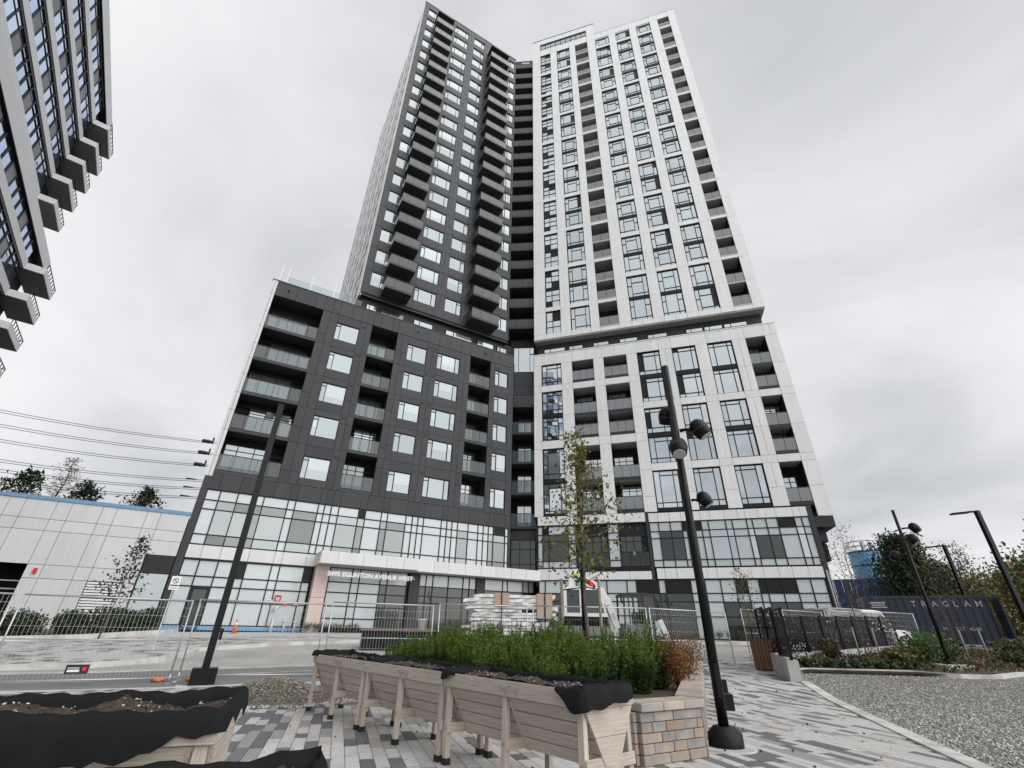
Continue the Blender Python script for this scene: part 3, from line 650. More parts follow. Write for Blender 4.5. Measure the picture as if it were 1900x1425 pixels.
# fire-department fittings and notices beside the charcoal ground floor
for (u, z, w, h) in ((5.9, 2.55, .36, .42), (6.35, 2.42, .42, .2), (7.0, 2.4, .42, .2)):
    o = MB().box((0, 0, 0), (w, .02, h)).obj('red_notice', 'red_sign', B, F_DP @ T(u, .0, z)); MB().box((.06, -.006, h * .55), (w - .06, 0, h * .68)).box((.08, -.006, h * .3), (w - .08, 0, h * .42)).obj('notice_text', 'white_paint', o, F_DP @ T(u, .0, z))
o = MB().box((0, 0, 0), (.34, .02, .2)).obj('notice', 'white_paint', B, F_DP @ T(5.45, .0, 2.5)); MB().box((.03, -.005, .05), (.31, 0, .09)).box((.03, -.005, .12), (.31, 0, .15)).obj('notice_text', 'frame', o, F_DP @ T(5.45, .0, 2.5))
for u in (6.75, 7.35): MB().tube([(u, -.5, .85), (u, -.5, 1.45)], .05).tube([(u - .14, -.5, 1.5), (u + .14, -.5, 1.5)], .06).tube([(u, -.5, 1.5), (u, .05, 1.5)], .05).obj('fire_connection', 'metal_louvre', B, F_DP)
MB().tube([(6.05, -.4, .85), (6.05, -.4, 1.6)], .09).tube([(5.9, -.4, 2.0), (6.2, -.4, 2.35)], .1).obj('standpipe', 'metal_louvre', B, F_DP)
# ================================================================== ground
def rgba(n): return MATS[n]
mat('ground_mat', (.17, .165, .155), .95, vary=.2, vscale=.4, col2=(.12, .12, .10), c2scale=.15)
mat('asphalt', (.20, .20, .202), .9, vary=.10, vscale=.6, bump=.25, bscale=150, col2=(.19, .19, .19), c2scale=.5)
mat('drive_concrete', (.42, .405, .385), .9, vary=.10, vscale=.8, bump=.15, bscale=90, col2=(.30, .29, .275), c2scale=.45, c2lo=.4, c2hi=.7)
mat('kerb', (.60, .59, .57), .85, vary=.10, vscale=2.0, bump=.2, bscale=80, col2=(.42, .41, .39), c2scale=1.4)
mat('sand_bed', (.17, .155, .135), .95, vary=.3, vscale=20)
mat('paver_light', (.53, .525, .515), .75, vary=.06, vscale=9, rnd=.10, bump=.12, bscale=60, col2=(.35, .33, .32), c2scale=11, c2lo=.56, c2hi=.72)
mat('paver_warm', (.50, .475, .455), .75, vary=.08, vscale=9, rnd=.10, bump=.12, bscale=60, col2=(.33, .29, .27), c2scale=13, c2lo=.52, c2hi=.70)
mat('paver_mid', (.31, .305, .30), .75, vary=.08, vscale=7, rnd=.10, bump=.12, bscale=60)
mat('paver_dark', (.15, .15, .156), .7, vary=.10, vscale=6, rnd=.14, bump=.12, bscale=60)
mat('gravel_base', (.19, .186, .178), .95, vary=.3, vscale=30, bump=.8, bscale=60, col2=(.16, .155, .15), c2scale=.8)
mat('stone_a', (.37, .365, .35), .85, vary=.15); mat('stone_b', (.19, .187, .183), .85, vary=.15); mat('stone_c', (.33, .30, .25), .85, vary=.15); mat('stone_d', (.15, .13, .10), .85, vary=.15); mat('stone_w', (.66, .66, .64), .8, vary=.1)
mat('mulch', (.075, .052, .038), .95, vary=.35, vscale=25, bump=1., bscale=45, col2=(.12, .08, .055), c2scale=14)
def sheet(name, poly, dz, mt, parent=None, kind='structure', cuts=True, flat=None):
    bm = bmesh.new(); vs = [bm.verts.new((x, y, 0)) for x, y in poly]; bm.faces.new(vs); bmesh.ops.triangulate(bm, faces=bm.faces[:])
    if cuts:
        for yc in (12.5, 26, 34): bmesh.ops.bisect_plane(bm, geom=bm.verts[:] + bm.edges[:] + bm.faces[:], plane_co=(0, yc, 0), plane_no=(0, 1, 0))
    for v in bm.verts: v.co.z = (zg(v.co.y) if flat is None else flat) + dz
    bmesh.ops.recalc_face_normals(bm, faces=bm.faces[:])
    me = bpy.data.meshes.new(name); bm.to_mesh(me); bm.free()
    for p in me.polygons:
        if p.normal.z < 0: p.flip()
    me.materials.append(MATS[mt]); o = add(name, me, parent)
    if kind: o['kind'] = kind
    return o
def ribbon(name, pts, w, h, mt, parent=None, kind='structure', dz=0., step=1.0, top_inset=.0):
    "a kerb-like strip: rectangular section following the ground along a polyline"
    P = []
    for a, b in zip(pts[:-1], pts[1:]):
        a, b = Vector(a), Vector(b); n = max(1, int((b - a).length / step))
        for i in range(n): P.append(a.lerp(b, i / n))
    P.append(Vector(pts[-1])); mb = MB(); rows = []
    for i, p in enumerate(P):
        d = (P[min(i + 1, len(P) - 1)] - P[max(i - 1, 0)]).normalized(); n = Vector((-d.y, d.x)); z = zg(p.y) + dz
        q = [p + n * w / 2, p - n * w / 2]; base = len(mb.v)
        mb.v += [(q[0].x, q[0].y, z - .1), (q[0].x, q[0].y, z + h), (q[1].x, q[1].y, z + h), (q[1].x, q[1].y, z - .1)]; rows.append(base)
    for a, b in zip(rows[:-1], rows[1:]):
        for k in range(4): mb.f.append((a + k, a + (k + 1) % 4, b + (k + 1) % 4, b + k)); mb.m.append(0); mb.sm.append(False)
    mb.f.append(tuple(rows[0] + k for k in range(4))); mb.f.append(tuple(rows[-1] + k for k in range(4))[::-1]); mb.m += [0, 0]; mb.sm += [False, False]
    o = mb.obj(name, mt, parent)
    if kind: o['kind'] = kind
    return o
def inside(p, poly):
    x, y = p; c = False; n = len(poly)
    for i in range(n):
        (x0, y0), (x1, y1) = poly[i], poly[(i + 1) % n]
        if (y0 > y) != (y1 > y) and x < (x1 - x0) * (y - y0) / (y1 - y0) + x0: c = not c
    return c
R_ = 900
g = sheet('ground', [(-R_, -60), (R_, -60), (R_, R_), (-R_, R_)], -.03, 'ground_mat')
PLAZA = [(-9.2, 1.0), (4.1, 1.0), (5.45, 6.6), (8.45, 15.3), (9.75, 19.9), (10.4, 21.6), (8.4, 20.1), (6.2, 18.1), (3.5, 16.9), (.5, 16.2), (-2.4, 15.2), (-4.2, 13.6), (-5.8, 13.2), (-9.5, 11.4)]
road_poly = [(-60, -2), (-9.5, 11.3), (-5.8, 13.15), (-4.2, 13.55), (-2.4, 15.15), (.5, 16.15), (3.5, 16.85), (6.2, 18.05), (8.4, 20.05), (10.4, 21.5), (13, 24.2), (24, 36), (30, 50), (-2, 40.8), (-18, 31), (-60, 6)]
sheet('driveway', road_poly, .0, 'drive_concrete')
# tar lane near the plaza and its pale joint lines
lane = [(-40, -.6), (-9.6, 11.5), (-6.0, 13.35), (-4.3, 13.9), (-2.5, 15.5), (.5, 16.5), (3.5, 17.3), (6.0, 18.4), (8.6, 20.6), (7.6, 22.3), (4.2, 20.0), (-2.2, 18.2), (-6.6, 16.3), (-11.0, 14.3), (-40, 5.2)]
sheet('road', lane, .004, 'asphalt')
ribbon('gutter', [(-40, 5.3), (-11.0, 14.45), (-6.6, 16.45), (-2.2, 18.35), (4.2, 20.15), (7.5, 22.4)], .35, .012, 'kerb')
ribbon('edge_kerb', [(-40, -.75), (-9.6, 11.4), (-5.95, 13.22), (-4.3, 13.72), (-2.5, 15.3), (.5, 16.3), (3.5, 17.1), (6.1, 18.2), (8.4, 20.2)], .14, .014, 'kerb')
ribbon('edge_kerb', [(-30, 6.5), (-10.0, 13.1), (-6.3, 15.2), (-2.3, 17.2), (4.0, 18.95), (8.0, 21.7)], .05, .012, 'kerb')
sheet('sand_bed', PLAZA, -.012, 'sand_bed')
# pavers: rows run away from the camera at -18 degrees
az = rad(-18); pr = Vector((math.sin(az), math.cos(az))); pc = Vector((math.cos(az), -math.sin(az)))
PV = []
PW = .155
for r in range(-75, 105):
    s = 0 + (r * 37 % 11) * .053
    while s < 26:
        L = random.choice((.30, .45, .45, .6, .6)); c = pc * (r * PW + PW / 2) + pr * (s + L / 2)
        if inside((c.x, c.y), PLAZA): PV.append((c.x, c.y, L))
        s += L
plaza_root = bpy.data.objects['sand_bed']
bpit = [(-3.6, 10.0), (-2.9, 10.9), (-3.9, 13.6), (-5.7, 13.1), (-6.6, 12.6), (-5.2, 9.7)]        # gravel pit: no pavers
PM = {}
def paver_pick():
    x = random.random(); return 'paver_dark' if x < .24 else 'paver_mid' if x < .38 else 'paver_warm' if x < .55 else 'paver_light'
PV = [p for p in PV if not inside(p[:2], bpit)]
BRICKPOLY = [(1.5, 6.4), (2.5, 7.15), (5.95, 16.1), (3.0, 16.3), (-3.0, 11.7)]
def in_view(p): return p[1] > 4.6 and abs(p[0]) < p[1] * 1.15
vis = sorted([p for p in PV if in_view(p) and not inside(p[:2], BRICKPOLY)], key=lambda p: p[0] ** 2 + p[1] ** 2)
near = set(vis[:300]); far = [p for p in PV if p not in near]
for (x, y, L) in vis[:300]:
    k = paver_pick()
    if (k, L) not in PM: PM[(k, L)] = bevel(MB().box((-PW / 2 + .003, -L / 2 + .003, -.05), (PW / 2 - .003, L / 2 - .003, 0)).mesh('paver', k), .004)
    sl = .05 if y > 12.5 else 0.
    M = T(x, y, zg(y) + random.gauss(0, .0012)) @ Matrix.Rotation(math.atan(sl), 4, 'X') @ Matrix.Rotation(-az, 4, 'Z')
    add('paver', PM[(k, L)], plaza_root, M)
mb = MB(); ks = ['paver_light', 'paver_warm', 'paver_mid', 'paver_dark']
for (x, y, L) in far:
    m = ks.index(paver_pick()); c = Vector((x, y)); h = .0
    q = [c + pc * (PW / 2 - .003) * a + pr * (L / 2 - .003) * b for a, b in ((-1, -1), (1, -1), (1, 1), (-1, 1))]
    mb.quad([(p.x, p.y, zg(p.y)) for p in q], m)
    mb.quad([(q[0].x, q[0].y, zg(q[0].y) - .03), (q[1].x, q[1].y, zg(q[1].y) - .03), (q[1].x, q[1].y, zg(q[1].y)), (q[0].x, q[0].y, zg(q[0].y))], m)
mb.obj('paving', ks, plaza_root, None, 'stuff')
# stone chips helper: many small pebbles in one mesh
def pebbles(name, pts, smin, smax, mats, weights, zf, kind='stuff', parent=None):
    n = len(pts); pts = np.asarray(pts, float); s = RNG.uniform(smin, smax, n); base = np.array([[0, 0, .55], [1, 0, 0], [-.5, .87, 0], [-.5, -.87, 0], [0, 0, -.5]])
    a = RNG.uniform(0, 6.283, n); b = RNG.uniform(-.8, .8, n); V = np.zeros((n, 5, 3)); ca, sa, cb, sb = np.cos(a), np.sin(a), np.cos(b), np.sin(b)
    jit = RNG.uniform(.6, 1.25, (n, 5, 3))
    P = base[None] * jit * s[:, None, None]
    x = P[..., 0] * cb[:, None] + P[..., 2] * sb[:, None]; z = -P[..., 0] * sb[:, None] + P[..., 2] * cb[:, None]
    V[..., 0] = x * ca[:, None] - P[..., 1] * sa[:, None] + pts[:, 0, None]; V[..., 1] = x * sa[:, None] + P[..., 1] * ca[:, None] + pts[:, 1, None]
    V[..., 2] = z + (np.array([zf(p[0], p[1]) for p in pts]) + s * .15)[:, None]
    F = np.array([[0, 1, 2], [0, 2, 3], [0, 3, 1], [4, 2, 1], [4, 3, 2], [4, 1, 3]])
    fs = (F[None] + (np.arange(n) * 5)[:, None, None]).reshape(-1, 3)
    me = bpy.data.meshes.new(name); me.vertices.add(n * 5); me.vertices.foreach_set('co', V.reshape(-1).astype(np.float32)); m = len(fs)
    me.loops.add(m * 3); me.polygons.add(m); me.loops.foreach_set('vertex_index', fs.reshape(-1).astype(np.int32)); me.polygons.foreach_set('loop_start', np.arange(0, m * 3, 3, dtype=np.int32))
    me.polygons.foreach_set('material_index', np.repeat(RNG.choice(len(mats), n, p=weights), 6).astype(np.int32)); me.update()
    for k in mats: me.materials.append(MATS[k])
    o = add(name, me, parent); o['kind'] = kind; return o
def scatter(poly, n, bias=None):
    xs = [p[0] for p in poly]; ys = [p[1] for p in poly]; o = []
    while len(o) < n:
        x, y = random.uniform(min(xs), max(xs)), random.uniform(min(ys), max(ys))
        if inside((x, y), poly) and (bias is None or random.random() < bias(x, y)): o.append((x, y))
    return o
# right-hand gravel lot with its flush concrete edging
GRAV = [(5.55, 6.6), (5.0, 4.4), (30, 4.4), (30, 17.6), (17.3, 17.75), (14.4, 16.85), (13.5, 17.55), (10.0, 17.65), (9.0, 17.0)]
sheet('gravel_lot', GRAV, .0, 'gravel_base')
pp_ = scatter(GRAV, 45000, lambda x, y: min(1, (9.0 / max(3, math.hypot(x, y))) ** 1.6) if x < y * 1.2 + 1 else 0)
tag(pebbles('gravel', pp_, .012, .032, ['stone_a', 'stone_b', 'stone_c', 'stone_w'], [.42, .33, .13, .12], lambda x, y: zg(y)), 'loose grey crushed stone covering the right-hand lot', 'gravel')
ribbon('edging', [(4.75, 4.0), (5.5, 6.65), (8.6, 15.5)], .24, .02, 'kerb')
# small gravel patch and heap on the plaza's far left
sheet('gravel_bed', bpit, -.004, 'gravel_base')
def heap(x, y):
    d = math.hypot((x + 4.75) / 1.15, (y - 11.3) / .95); return zg(y) + .34 * math.exp(-d * d * 1.6)
tag(pebbles('pale_gravel', scatter(bpit, 4200), .014, .032, ['stone_w', 'stone_a', 'stone_b'], [.6, .28, .12], lambda x, y: zg(y)), 'pale pebbles around the brown stone heap on the plaza', 'gravel')
hp = [(-4.75 + random.gauss(0, .55), 11.3 + random.gauss(0, .48)) for _ in range(5200)]
mbh = MB(); gx = 14
for i in range(gx):
    for j in range(gx):
        q = []
        for (a, b) in ((0, 0), (1, 0), (1, 1), (0, 1)):
            x = -6.3 + (i + a) * 3.1 / gx; y = 9.9 + (j + b) * 2.8 / gx; q.append((x, y, heap(x, y) - .015))
        mbh.quad(q, 0, True)
hs = mbh.obj('gravel_heap', 'stone_d', None, None, 'stuff'); tag(hs, 'low brown heap of loose stone on the pale gravel', 'gravel')
pebbles('heap_stones', hp, .012, .03, ['stone_d', 'stone_c', 'stone_a'], [.5, .35, .15], heap, parent=hs)
# left forecourt: kerb, paved apron, planting bed
ribbon('kerb', [(-40, 7.9), (-13.4, 14.5), (-11.9, 15.1), (-10.9, 16.6), (-10.9, 17.9), (-11.6, 19.8), (-10.2, 22.5), (-6.5, 25.5), (-3, 27.4), (2.0, 29.0), (8, 30.5), (20, 33)], .24, .13, 'kerb')
APR = [(-40, 8.1), (-13.4, 14.65), (-12.0, 15.3), (-11.05, 16.7), (-11.05, 17.9), (-11.75, 19.9), (-10.3, 22.65), (-6.6, 25.65), (-3, 27.55), (2, 29.15), (8, 30.6), (20, 33.1), (16, 38), (3, 41), (-1, 41), (-20.2, 29.2), (-40, 17)]
ap = sheet('apron', APR, .10, 'paver_light')
mb = MB(); ar = rad(60); ad = Vector((math.sin(ar), math.cos(ar))); an = Vector((ad.y, -ad.x))
for i in range(-70, 45):
    for j in range(0, 40):
        c = Vector((-12, 19.5)) + ad * (i * .4 + (j % 2) * .2) - an * (j * .3 - 5.5)
        if not inside((c.x, c.y), APR) or c.y > 33: continue
        q = [c + ad * .19 * a + an * .14 * b for a, b in ((-1, -1), (-1, 1), (1, 1), (1, -1))]; m = random.choices(range(4), (.6, .12, .14, .14))[0]
        mb.quad([(p.x, p.y, zg(p.y) + .106) for p in q][::-1], m)
mb.obj('apron_slabs', ['paver_light', 'paver_warm', 'paver_mid', 'paver_dark'], ap, None, 'stuff')
ribbon('bed_kerb', [(-36, 13.2), (-20.3, 20.8), (-18.4, 22.6), (-17.6, 26.2), (-17.9, 28.2)], .2, .26, 'kerb', dz=.02)
sheet('planting_bed', [(-38, 12.4), (-36, 13.3), (-20.4, 20.9), (-18.5, 22.7), (-17.7, 26.2), (-18.0, 28.1), (-21.2, 28.2), (-38, 18.8)], .2, 'mulch')
# right-hand garden bed behind its kerb
ribbon('garden_kerb', [(9.0, 17.1), (10.0, 17.75), (13.5, 17.65), (14.4, 16.95), (15.6, 17.0), (17.3, 17.85), (30, 17.9)], .2, .11, 'kerb')
GARD = [(9.2, 17.3), (10.0, 17.85), (13.5, 17.75), (14.4, 17.05), (17.3, 17.95), (30, 18.0), (34, 27), (20.5, 27.1), (15, 22.6), (12.5, 22.4), (9.9, 20.2)]
sheet('garden_bed', GARD, .09, 'mulch')

leafpts = [p for p in scatter([(-4, 5.5), (4.5, 5.5), (8.2, 15.5), (5.5, 17.5), (-2, 13)], 260) if not inside(p, BRICKPOLY)]
# ================================================================== vegetation helpers
def leafmat(name, col, tr=.25, rnd=.0):
    m = bpy.data.materials.new(name); m.use_nodes = True; t = m.node_tree; b = t.nodes['Principled BSDF']; b.inputs['Roughness'].default_value = .55
    tcn = t.nodes.new('ShaderNodeTexCoord'); no = t.nodes.new('ShaderNodeTexNoise'); no.inputs['Scale'].default_value = 5.; t.links.new(tcn.outputs['Object'], no.inputs['Vector'])
    mp = t.nodes.new('ShaderNodeMapRange'); mp.inputs[1].default_value = .3; mp.inputs[2].default_value = .7; mp.inputs[3].default_value = .65; mp.inputs[4].default_value = 1.35; t.links.new(no.outputs[0], mp.inputs[0])
    vm = t.nodes.new('ShaderNodeVectorMath'); vm.operation = 'SCALE'; vm.inputs[0].default_value = col; t.links.new(mp.outputs[0], vm.inputs['Scale']); t.links.new(vm.outputs[0], b.inputs['Base Color'])
    tl = t.nodes.new('ShaderNodeBsdfTranslucent'); t.links.new(vm.outputs[0], tl.inputs[0]); ms = t.nodes.new('ShaderNodeMixShader'); ms.inputs[0].default_value = tr
    t.links.new(b.outputs[0], ms.inputs[1]); t.links.new(tl.outputs[0], ms.inputs[2]); t.links.new(ms.outputs[0], t.nodes['Material Output'].inputs[0]); MATS[name] = m
for n, c in dict(leaf_olive=(.165, .17, .035), leaf_yellow=(.22, .17, .03), leaf_green=(.07, .12, .025), leaf_dark=(.028, .045, .018), leaf_deep=(.035, .05, .02), leaf_rust=(.20, .055, .025), leaf_red=(.16, .022, .022), leaf_orange=(.26, .10, .025),
                 yew_tip=(.14, .225, .022), yew=(.052, .115, .014), yew_dark=(.02, .042, .012), leaf_fresh=(.09, .17, .04), leaf_blue=(.05, .085, .06), leaf_brown=(.09, .055, .03), grass_strap=(.05, .075, .03)).items(): leafmat(n, c)
mat('bark', (.115, .095, .08), .9, vary=.25, vscale=12, bump=.6, bscale=50); mat('stake_wood', (.27, .23, .19), .85, vary=.15, vscale=10)
def leaves(name, C, size, mats, wts, parent=None, M=None, aspect=.5, upb=0., dirs=None, kind=None):
    C = np.asarray(C, float); n = len(C); s = RNG.uniform(size[0], size[1], n)
    d = RNG.normal(size=(n, 3)) if dirs is None else np.asarray(dirs, float) + RNG.normal(size=(n, 3)) * .35
    d[:, 2] += upb; d /= np.linalg.norm(d, axis=1)[:, None]
    e = np.cross(d, RNG.normal(size=(n, 3))); e /= np.linalg.norm(e, axis=1)[:, None]
    L = d * s[:, None]; Wd = e * (s * aspect * .5)[:, None]; nn = np.cross(d, e) * (s * .12)[:, None]
    V = np.stack([C, C + L * .45 + Wd + nn, C + L, C + L * .45 - Wd + nn], 1).reshape(-1, 3).astype(np.float32)
    me = bpy.data.meshes.new(name); me.vertices.add(n * 4); me.vertices.foreach_set('co', V.reshape(-1)); me.loops.add(n * 4); me.polygons.add(n)
    me.loops.foreach_set('vertex_index', np.arange(n * 4, dtype=np.int32)); me.polygons.foreach_set('loop_start', np.arange(0, n * 4, 4, dtype=np.int32))
    me.polygons.foreach_set('material_index', RNG.choice(len(mats), n, p=np.array(wts) / sum(wts)).astype(np.int32)); me.update()
    for k in mats: me.materials.append(MATS[k])
    return me if parent == 'mesh' else add(name, me, parent, M, kind)
def tree(name, loc, H, label, cat='tree', group=None, crown=None, trunk=.05, nl=22, per=60, lsz=(.05, .1), mats=('leaf_green',), wts=(1,), lean=(0, 0), spread=.22, first=.25, limb_r=.35, aspect=.5):
    """trunk with limbs; leaves cluster along the limbs. crown(t) = limb reach at height fraction t"""
    x, y, z = loc; root = thing(name, loc, label, cat, group); M0 = T(x, y, z)
    mb = MB(); pts = []; wob = [(random.gauss(0, .012 * H), random.gauss(0, .012 * H)) for _ in range(8)]
    for i in range(8):
        t = i / 7; pts.append(Vector((lean[0] * t + wob[i][0] * t, lean[1] * t + wob[i][1] * t, H * t)))
    mb.tube(pts, [trunk * (1 - .85 * i / 7) for i in range(8)], 7); C = []
    def at(t):
        f = min(t * 7, 6.999); i = int(f); return pts[i].lerp(pts[i + 1], f - i)
    for k in range(nl):
        t = first + (1 - first) * (k + random.random() * .8) / nl; a = k * 2.4 + random.uniform(-.5, .5); Rr = crown(t) * random.uniform(.65, 1.12); p0 = at(min(t, .99))
        dz = Rr * random.uniform(.35, .9); p2 = p0 + Vector((math.cos(a) * Rr, math.sin(a) * Rr, dz)); p1 = p0.lerp(p2, .5) + Vector((0, 0, -dz * .15))
        mb.tube([p0, p1, p2], [trunk * limb_r * (1 - .7 * t), trunk * limb_r * .6 * (1 - .7 * t), .004], 5, cap=False)
        for _ in range(per):
            q = (random.random()) ** .6; c = (p0.lerp(p1, q * 2) if q < .5 else p1.lerp(p2, q * 2 - 1)); s = spread * Rr + .05
            C.append(tuple(c + Vector((random.gauss(0, s), random.gauss(0, s), random.gauss(0, s * .9)))))
    tr = mb.obj('trunk', 'bark', root, M0); leaves('crown', C, lsz, list(mats), list(wts), root, M0, aspect); return root
# ------------------------------------------------------------------ brick planter
mat('block_buff', (.35, .285, .23), .85, vary=.12, vscale=8, rnd=.12, bump=.3, bscale=60, col2=(.28, .25, .23), c2scale=4)
mat('block_grey', (.24, .235, .235), .85, vary=.12, vscale=8, rnd=.14, bump=.3, bscale=60, col2=(.33, .29, .25), c2scale=4)
mat('block_orange', (.345, .235, .17), .85, vary=.12, vscale=8, rnd=.12, bump=.3, bscale=60, col2=(.30, .25, .22), c2scale=5)
mat('block_cap', (.42, .345, .275), .85, vary=.10, vscale=5, rnd=.10, bump=.25, bscale=60, col2=(.33, .30, .28), c2scale=3)
bp = thing('stone_planter', (2, 9, 0), 'low raised planter walled in tan, orange and grey stone blocks', 'planter')
PA, PB, PC, PD, PE = [Vector(p) for p in ((1.52, 6.42), (2.42, 6.95), (5.86, 16.05), (2.6, 16.25), (-3.1, 11.75))]
def wallrun(a, b, nc=5, h=.098, cut=True):
    d = (b - a); L = d.length; d.normalize(); n = Vector((-d.y, d.x)); ang = math.atan2(d.y, d.x)
    for c in range(nc):
        s = 0.; first = True
        while s < L - .02:
            l = min(random.choice((.22, .32, .42)) if not (first and c % 2) else .18, L - s); first = False
            if L - s - l < .1: l = L - s
            m = s + l / 2; p = a + d * m; z = zg(p.y) * .0 + c * h
            me = MB().box((-l / 2 + .004, -.06, .003), (l / 2 - .004, .12, h - .003)).mesh('block', random.choices(('block_buff', 'block_grey', 'block_orange'), (.38, .36, .26))[0])
            add('block', bevel(me, .006), bp, T(p.x, p.y, z + zb_) @ Matrix.Rotation(ang, 4, 'Z') @ T(0, random.gauss(0, .003), 0)); s += l
def caprun(a, b, z, w=.36, off=.05):
    d = (b - a); L = d.length; d.normalize(); ang = math.atan2(d.y, d.x); n = max(1, round(L / .42))
    for i in range(n):
        p = a + d * (L * (i + .5) / n); me = MB().box((-L / n / 2 + .003, -.09, 0), (L / n / 2 - .003, w - .09, .085)).mesh('cap_stone', 'block_cap'); add('cap_stone', bevel(me, .008), bp, T(p.x, p.y, z) @ Matrix.Rotation(ang, 4, 'Z'))
zb_ = .0
wallrun(PA, PB); wallrun(PB, PC); wallrun(PE, PA)
d0 = (PB - PA).normalized(); caprun(PA + d0 * .0, PB + d0 * .05, .495); d1 = (PC - PB).normalized(); caprun(PB + d1 * .34, PC, .496); d2 = (PA - PE).normalized(); caprun(PE, PA - d2 * .36, .497)
MB().prism([tuple(p) for p in (PE, PA, PB, PC, PD)], .0, .30).obj('planter_fill', 'backing', bp)
sheet('planter_soil', [tuple(p) for p in (PE, PA, PB, PC, PD)], .42, 'mulch', bp, None, False, flat=0.)
# ------------------------------------------------------------------ yew shrubs, red shrub
YV = []
for v in range(4):
    C = []; Dr = []
    for k in range(95):
        a = random.uniform(0, 6.283); r = .30 * math.sqrt(random.random()); lean = r * .55; hh = random.uniform(.5, 1.0) * (1 - .5 * (r / .33) ** 2)
        b0 = Vector((math.cos(a) * r * .7, math.sin(a) * r * .7, 0)); b1 = b0 + Vector((math.cos(a) * lean + random.gauss(0, .05), math.sin(a) * lean + random.gauss(0, .05), hh)); dd = (b1 - b0).normalized()
        m = int(46 + 60 * hh)
        for i in range(m):
            t = (i + random.random()) / m; p = b0.lerp(b1, t); C.append(tuple(p)); q = Vector((random.gauss(0, 1), random.gauss(0, 1), random.gauss(0, .4))); Dr.append(tuple(dd * .8 + q * .55))
    C = np.array(C); tip = C[:, 2] / .9
    D_ = np.array(Dr); lo = leaves('f', C[tip < .45], (.035, .07), ['yew', 'yew_dark'], (.45, .55), 'mesh', aspect=.26, dirs=D_[tip < .45]); hi = leaves('f', C[tip >= .45], (.032, .065), ['yew_tip', 'yew', 'yew_dark', 'leaf_brown'], (.48, .38, .1, .04), 'mesh', aspect=.26, dirs=D_[tip >= .45])
    st = MB()
    for k in range(6): a = k * 1.05; st.tube([(math.cos(a) * .05, math.sin(a) * .05, -.05), (math.cos(a) * .2, math.sin(a) * .2, .6)], [.012, .004], 5)
    YV.append((lo, hi, st.mesh('stem', 'bark')))
SOIL = [tuple(p) for p in (PE, PA, PB, PC, PD)]
cnt = 0
for i in range(-8, 26):
    for j in range(0, 9):
        p = PE + d2 * (i * .52 + (j % 2) * .26) + Vector((-d2.y, d2.x)) * (.45 + j * .62)
        p = p + Vector((random.gauss(0, .06), random.gauss(0, .06)))
        inn = [tuple(PE.lerp(q, 1)) for q in ()] or SOIL
        c = sum((Vector(q) for q in SOIL), Vector((0, 0))) / 5; pt = c + (p - c) * 1.06
        if not inside(tuple(pt), SOIL) or (p - PB).length < 1.75 or (p - PA).length < 1.0: continue
        e = PB + d1 * ((p - PB).dot(d1)); de = (p - e).length
        if de < .75 or j > 4 or p.y > 14.2: continue
        sc = random.uniform(.72, 1.12) * (1.0 + .1 * (j > 1)); M = T(p.x, p.y, .42) @ Matrix.Rotation(random.uniform(0, 6.28), 4, 'Z') @ Matrix.Scale(sc, 4)
        o = thing('yew_shrub', (0, 0, 0), 'feathery green yew bush packed among others in the stone planter', 'shrub', 'yew bushes in the stone planter', M=M); v = YV[cnt % 4]; cnt += 1
        add('foliage', v[0], o, M); add('new_growth', v[1], o, M); add('stem', v[2], o, M)
def shrub(name, loc, r, h, n, size, mats, wts, label, group=None, aspect=.5, stems=6, upb=.2, shape=1.):
    M = T(*loc); o = thing(name, loc, label, 'shrub', group); C = []; st = MB()
    for k in range(stems):
        a = k * 6.283 / stems + random.random(); e = (math.cos(a) * r * .7, math.sin(a) * r * .7, h * random.uniform(.6, .95)); st.tube([(0, 0, 0), (e[0] * .4, e[1] * .4, e[2] * .6), e], [.014, .009, .003], 5)
        for i in range(n // stems // 2):
            t = random.random(); C.append((e[0] * t + random.gauss(0, r * .22), e[1] * t + random.gauss(0, r * .22), e[2] * (.25 + .75 * t) + random.gauss(0, h * .08)))
    while len(C) < n:
        v = RNG.normal(size=3); v /= np.linalg.norm(v); q = random.random() ** .45; C.append((v[0] * r * q * random.uniform(.7, 1.1), v[1] * r * q, h * .52 + v[2] * h * .46 * q * shape))
    C = [c for c in C if c[2] > .01]; st.obj('stem', 'bark', o, M); leaves('foliage', C, size, mats, wts, o, M, aspect, upb); return o
shrub('barberry_shrub', (3.05, 9.6, .42), .40, .80, 2300, (.03, .055), ['leaf_rust', 'leaf_red', 'leaf_orange', 'leaf_olive'], (.40, .12, .28, .20), 'rust-red autumn bush at the right corner of the stone planter')
shrub('barberry_shrub', (3.7, 10.9, .42), .5, .95, 2200, (.03, .055), ['leaf_rust', 'leaf_orange', 'leaf_olive', 'leaf_green'], (.34, .26, .22, .18), 'orange-tinged green bush behind the rust-red bush in the planter')
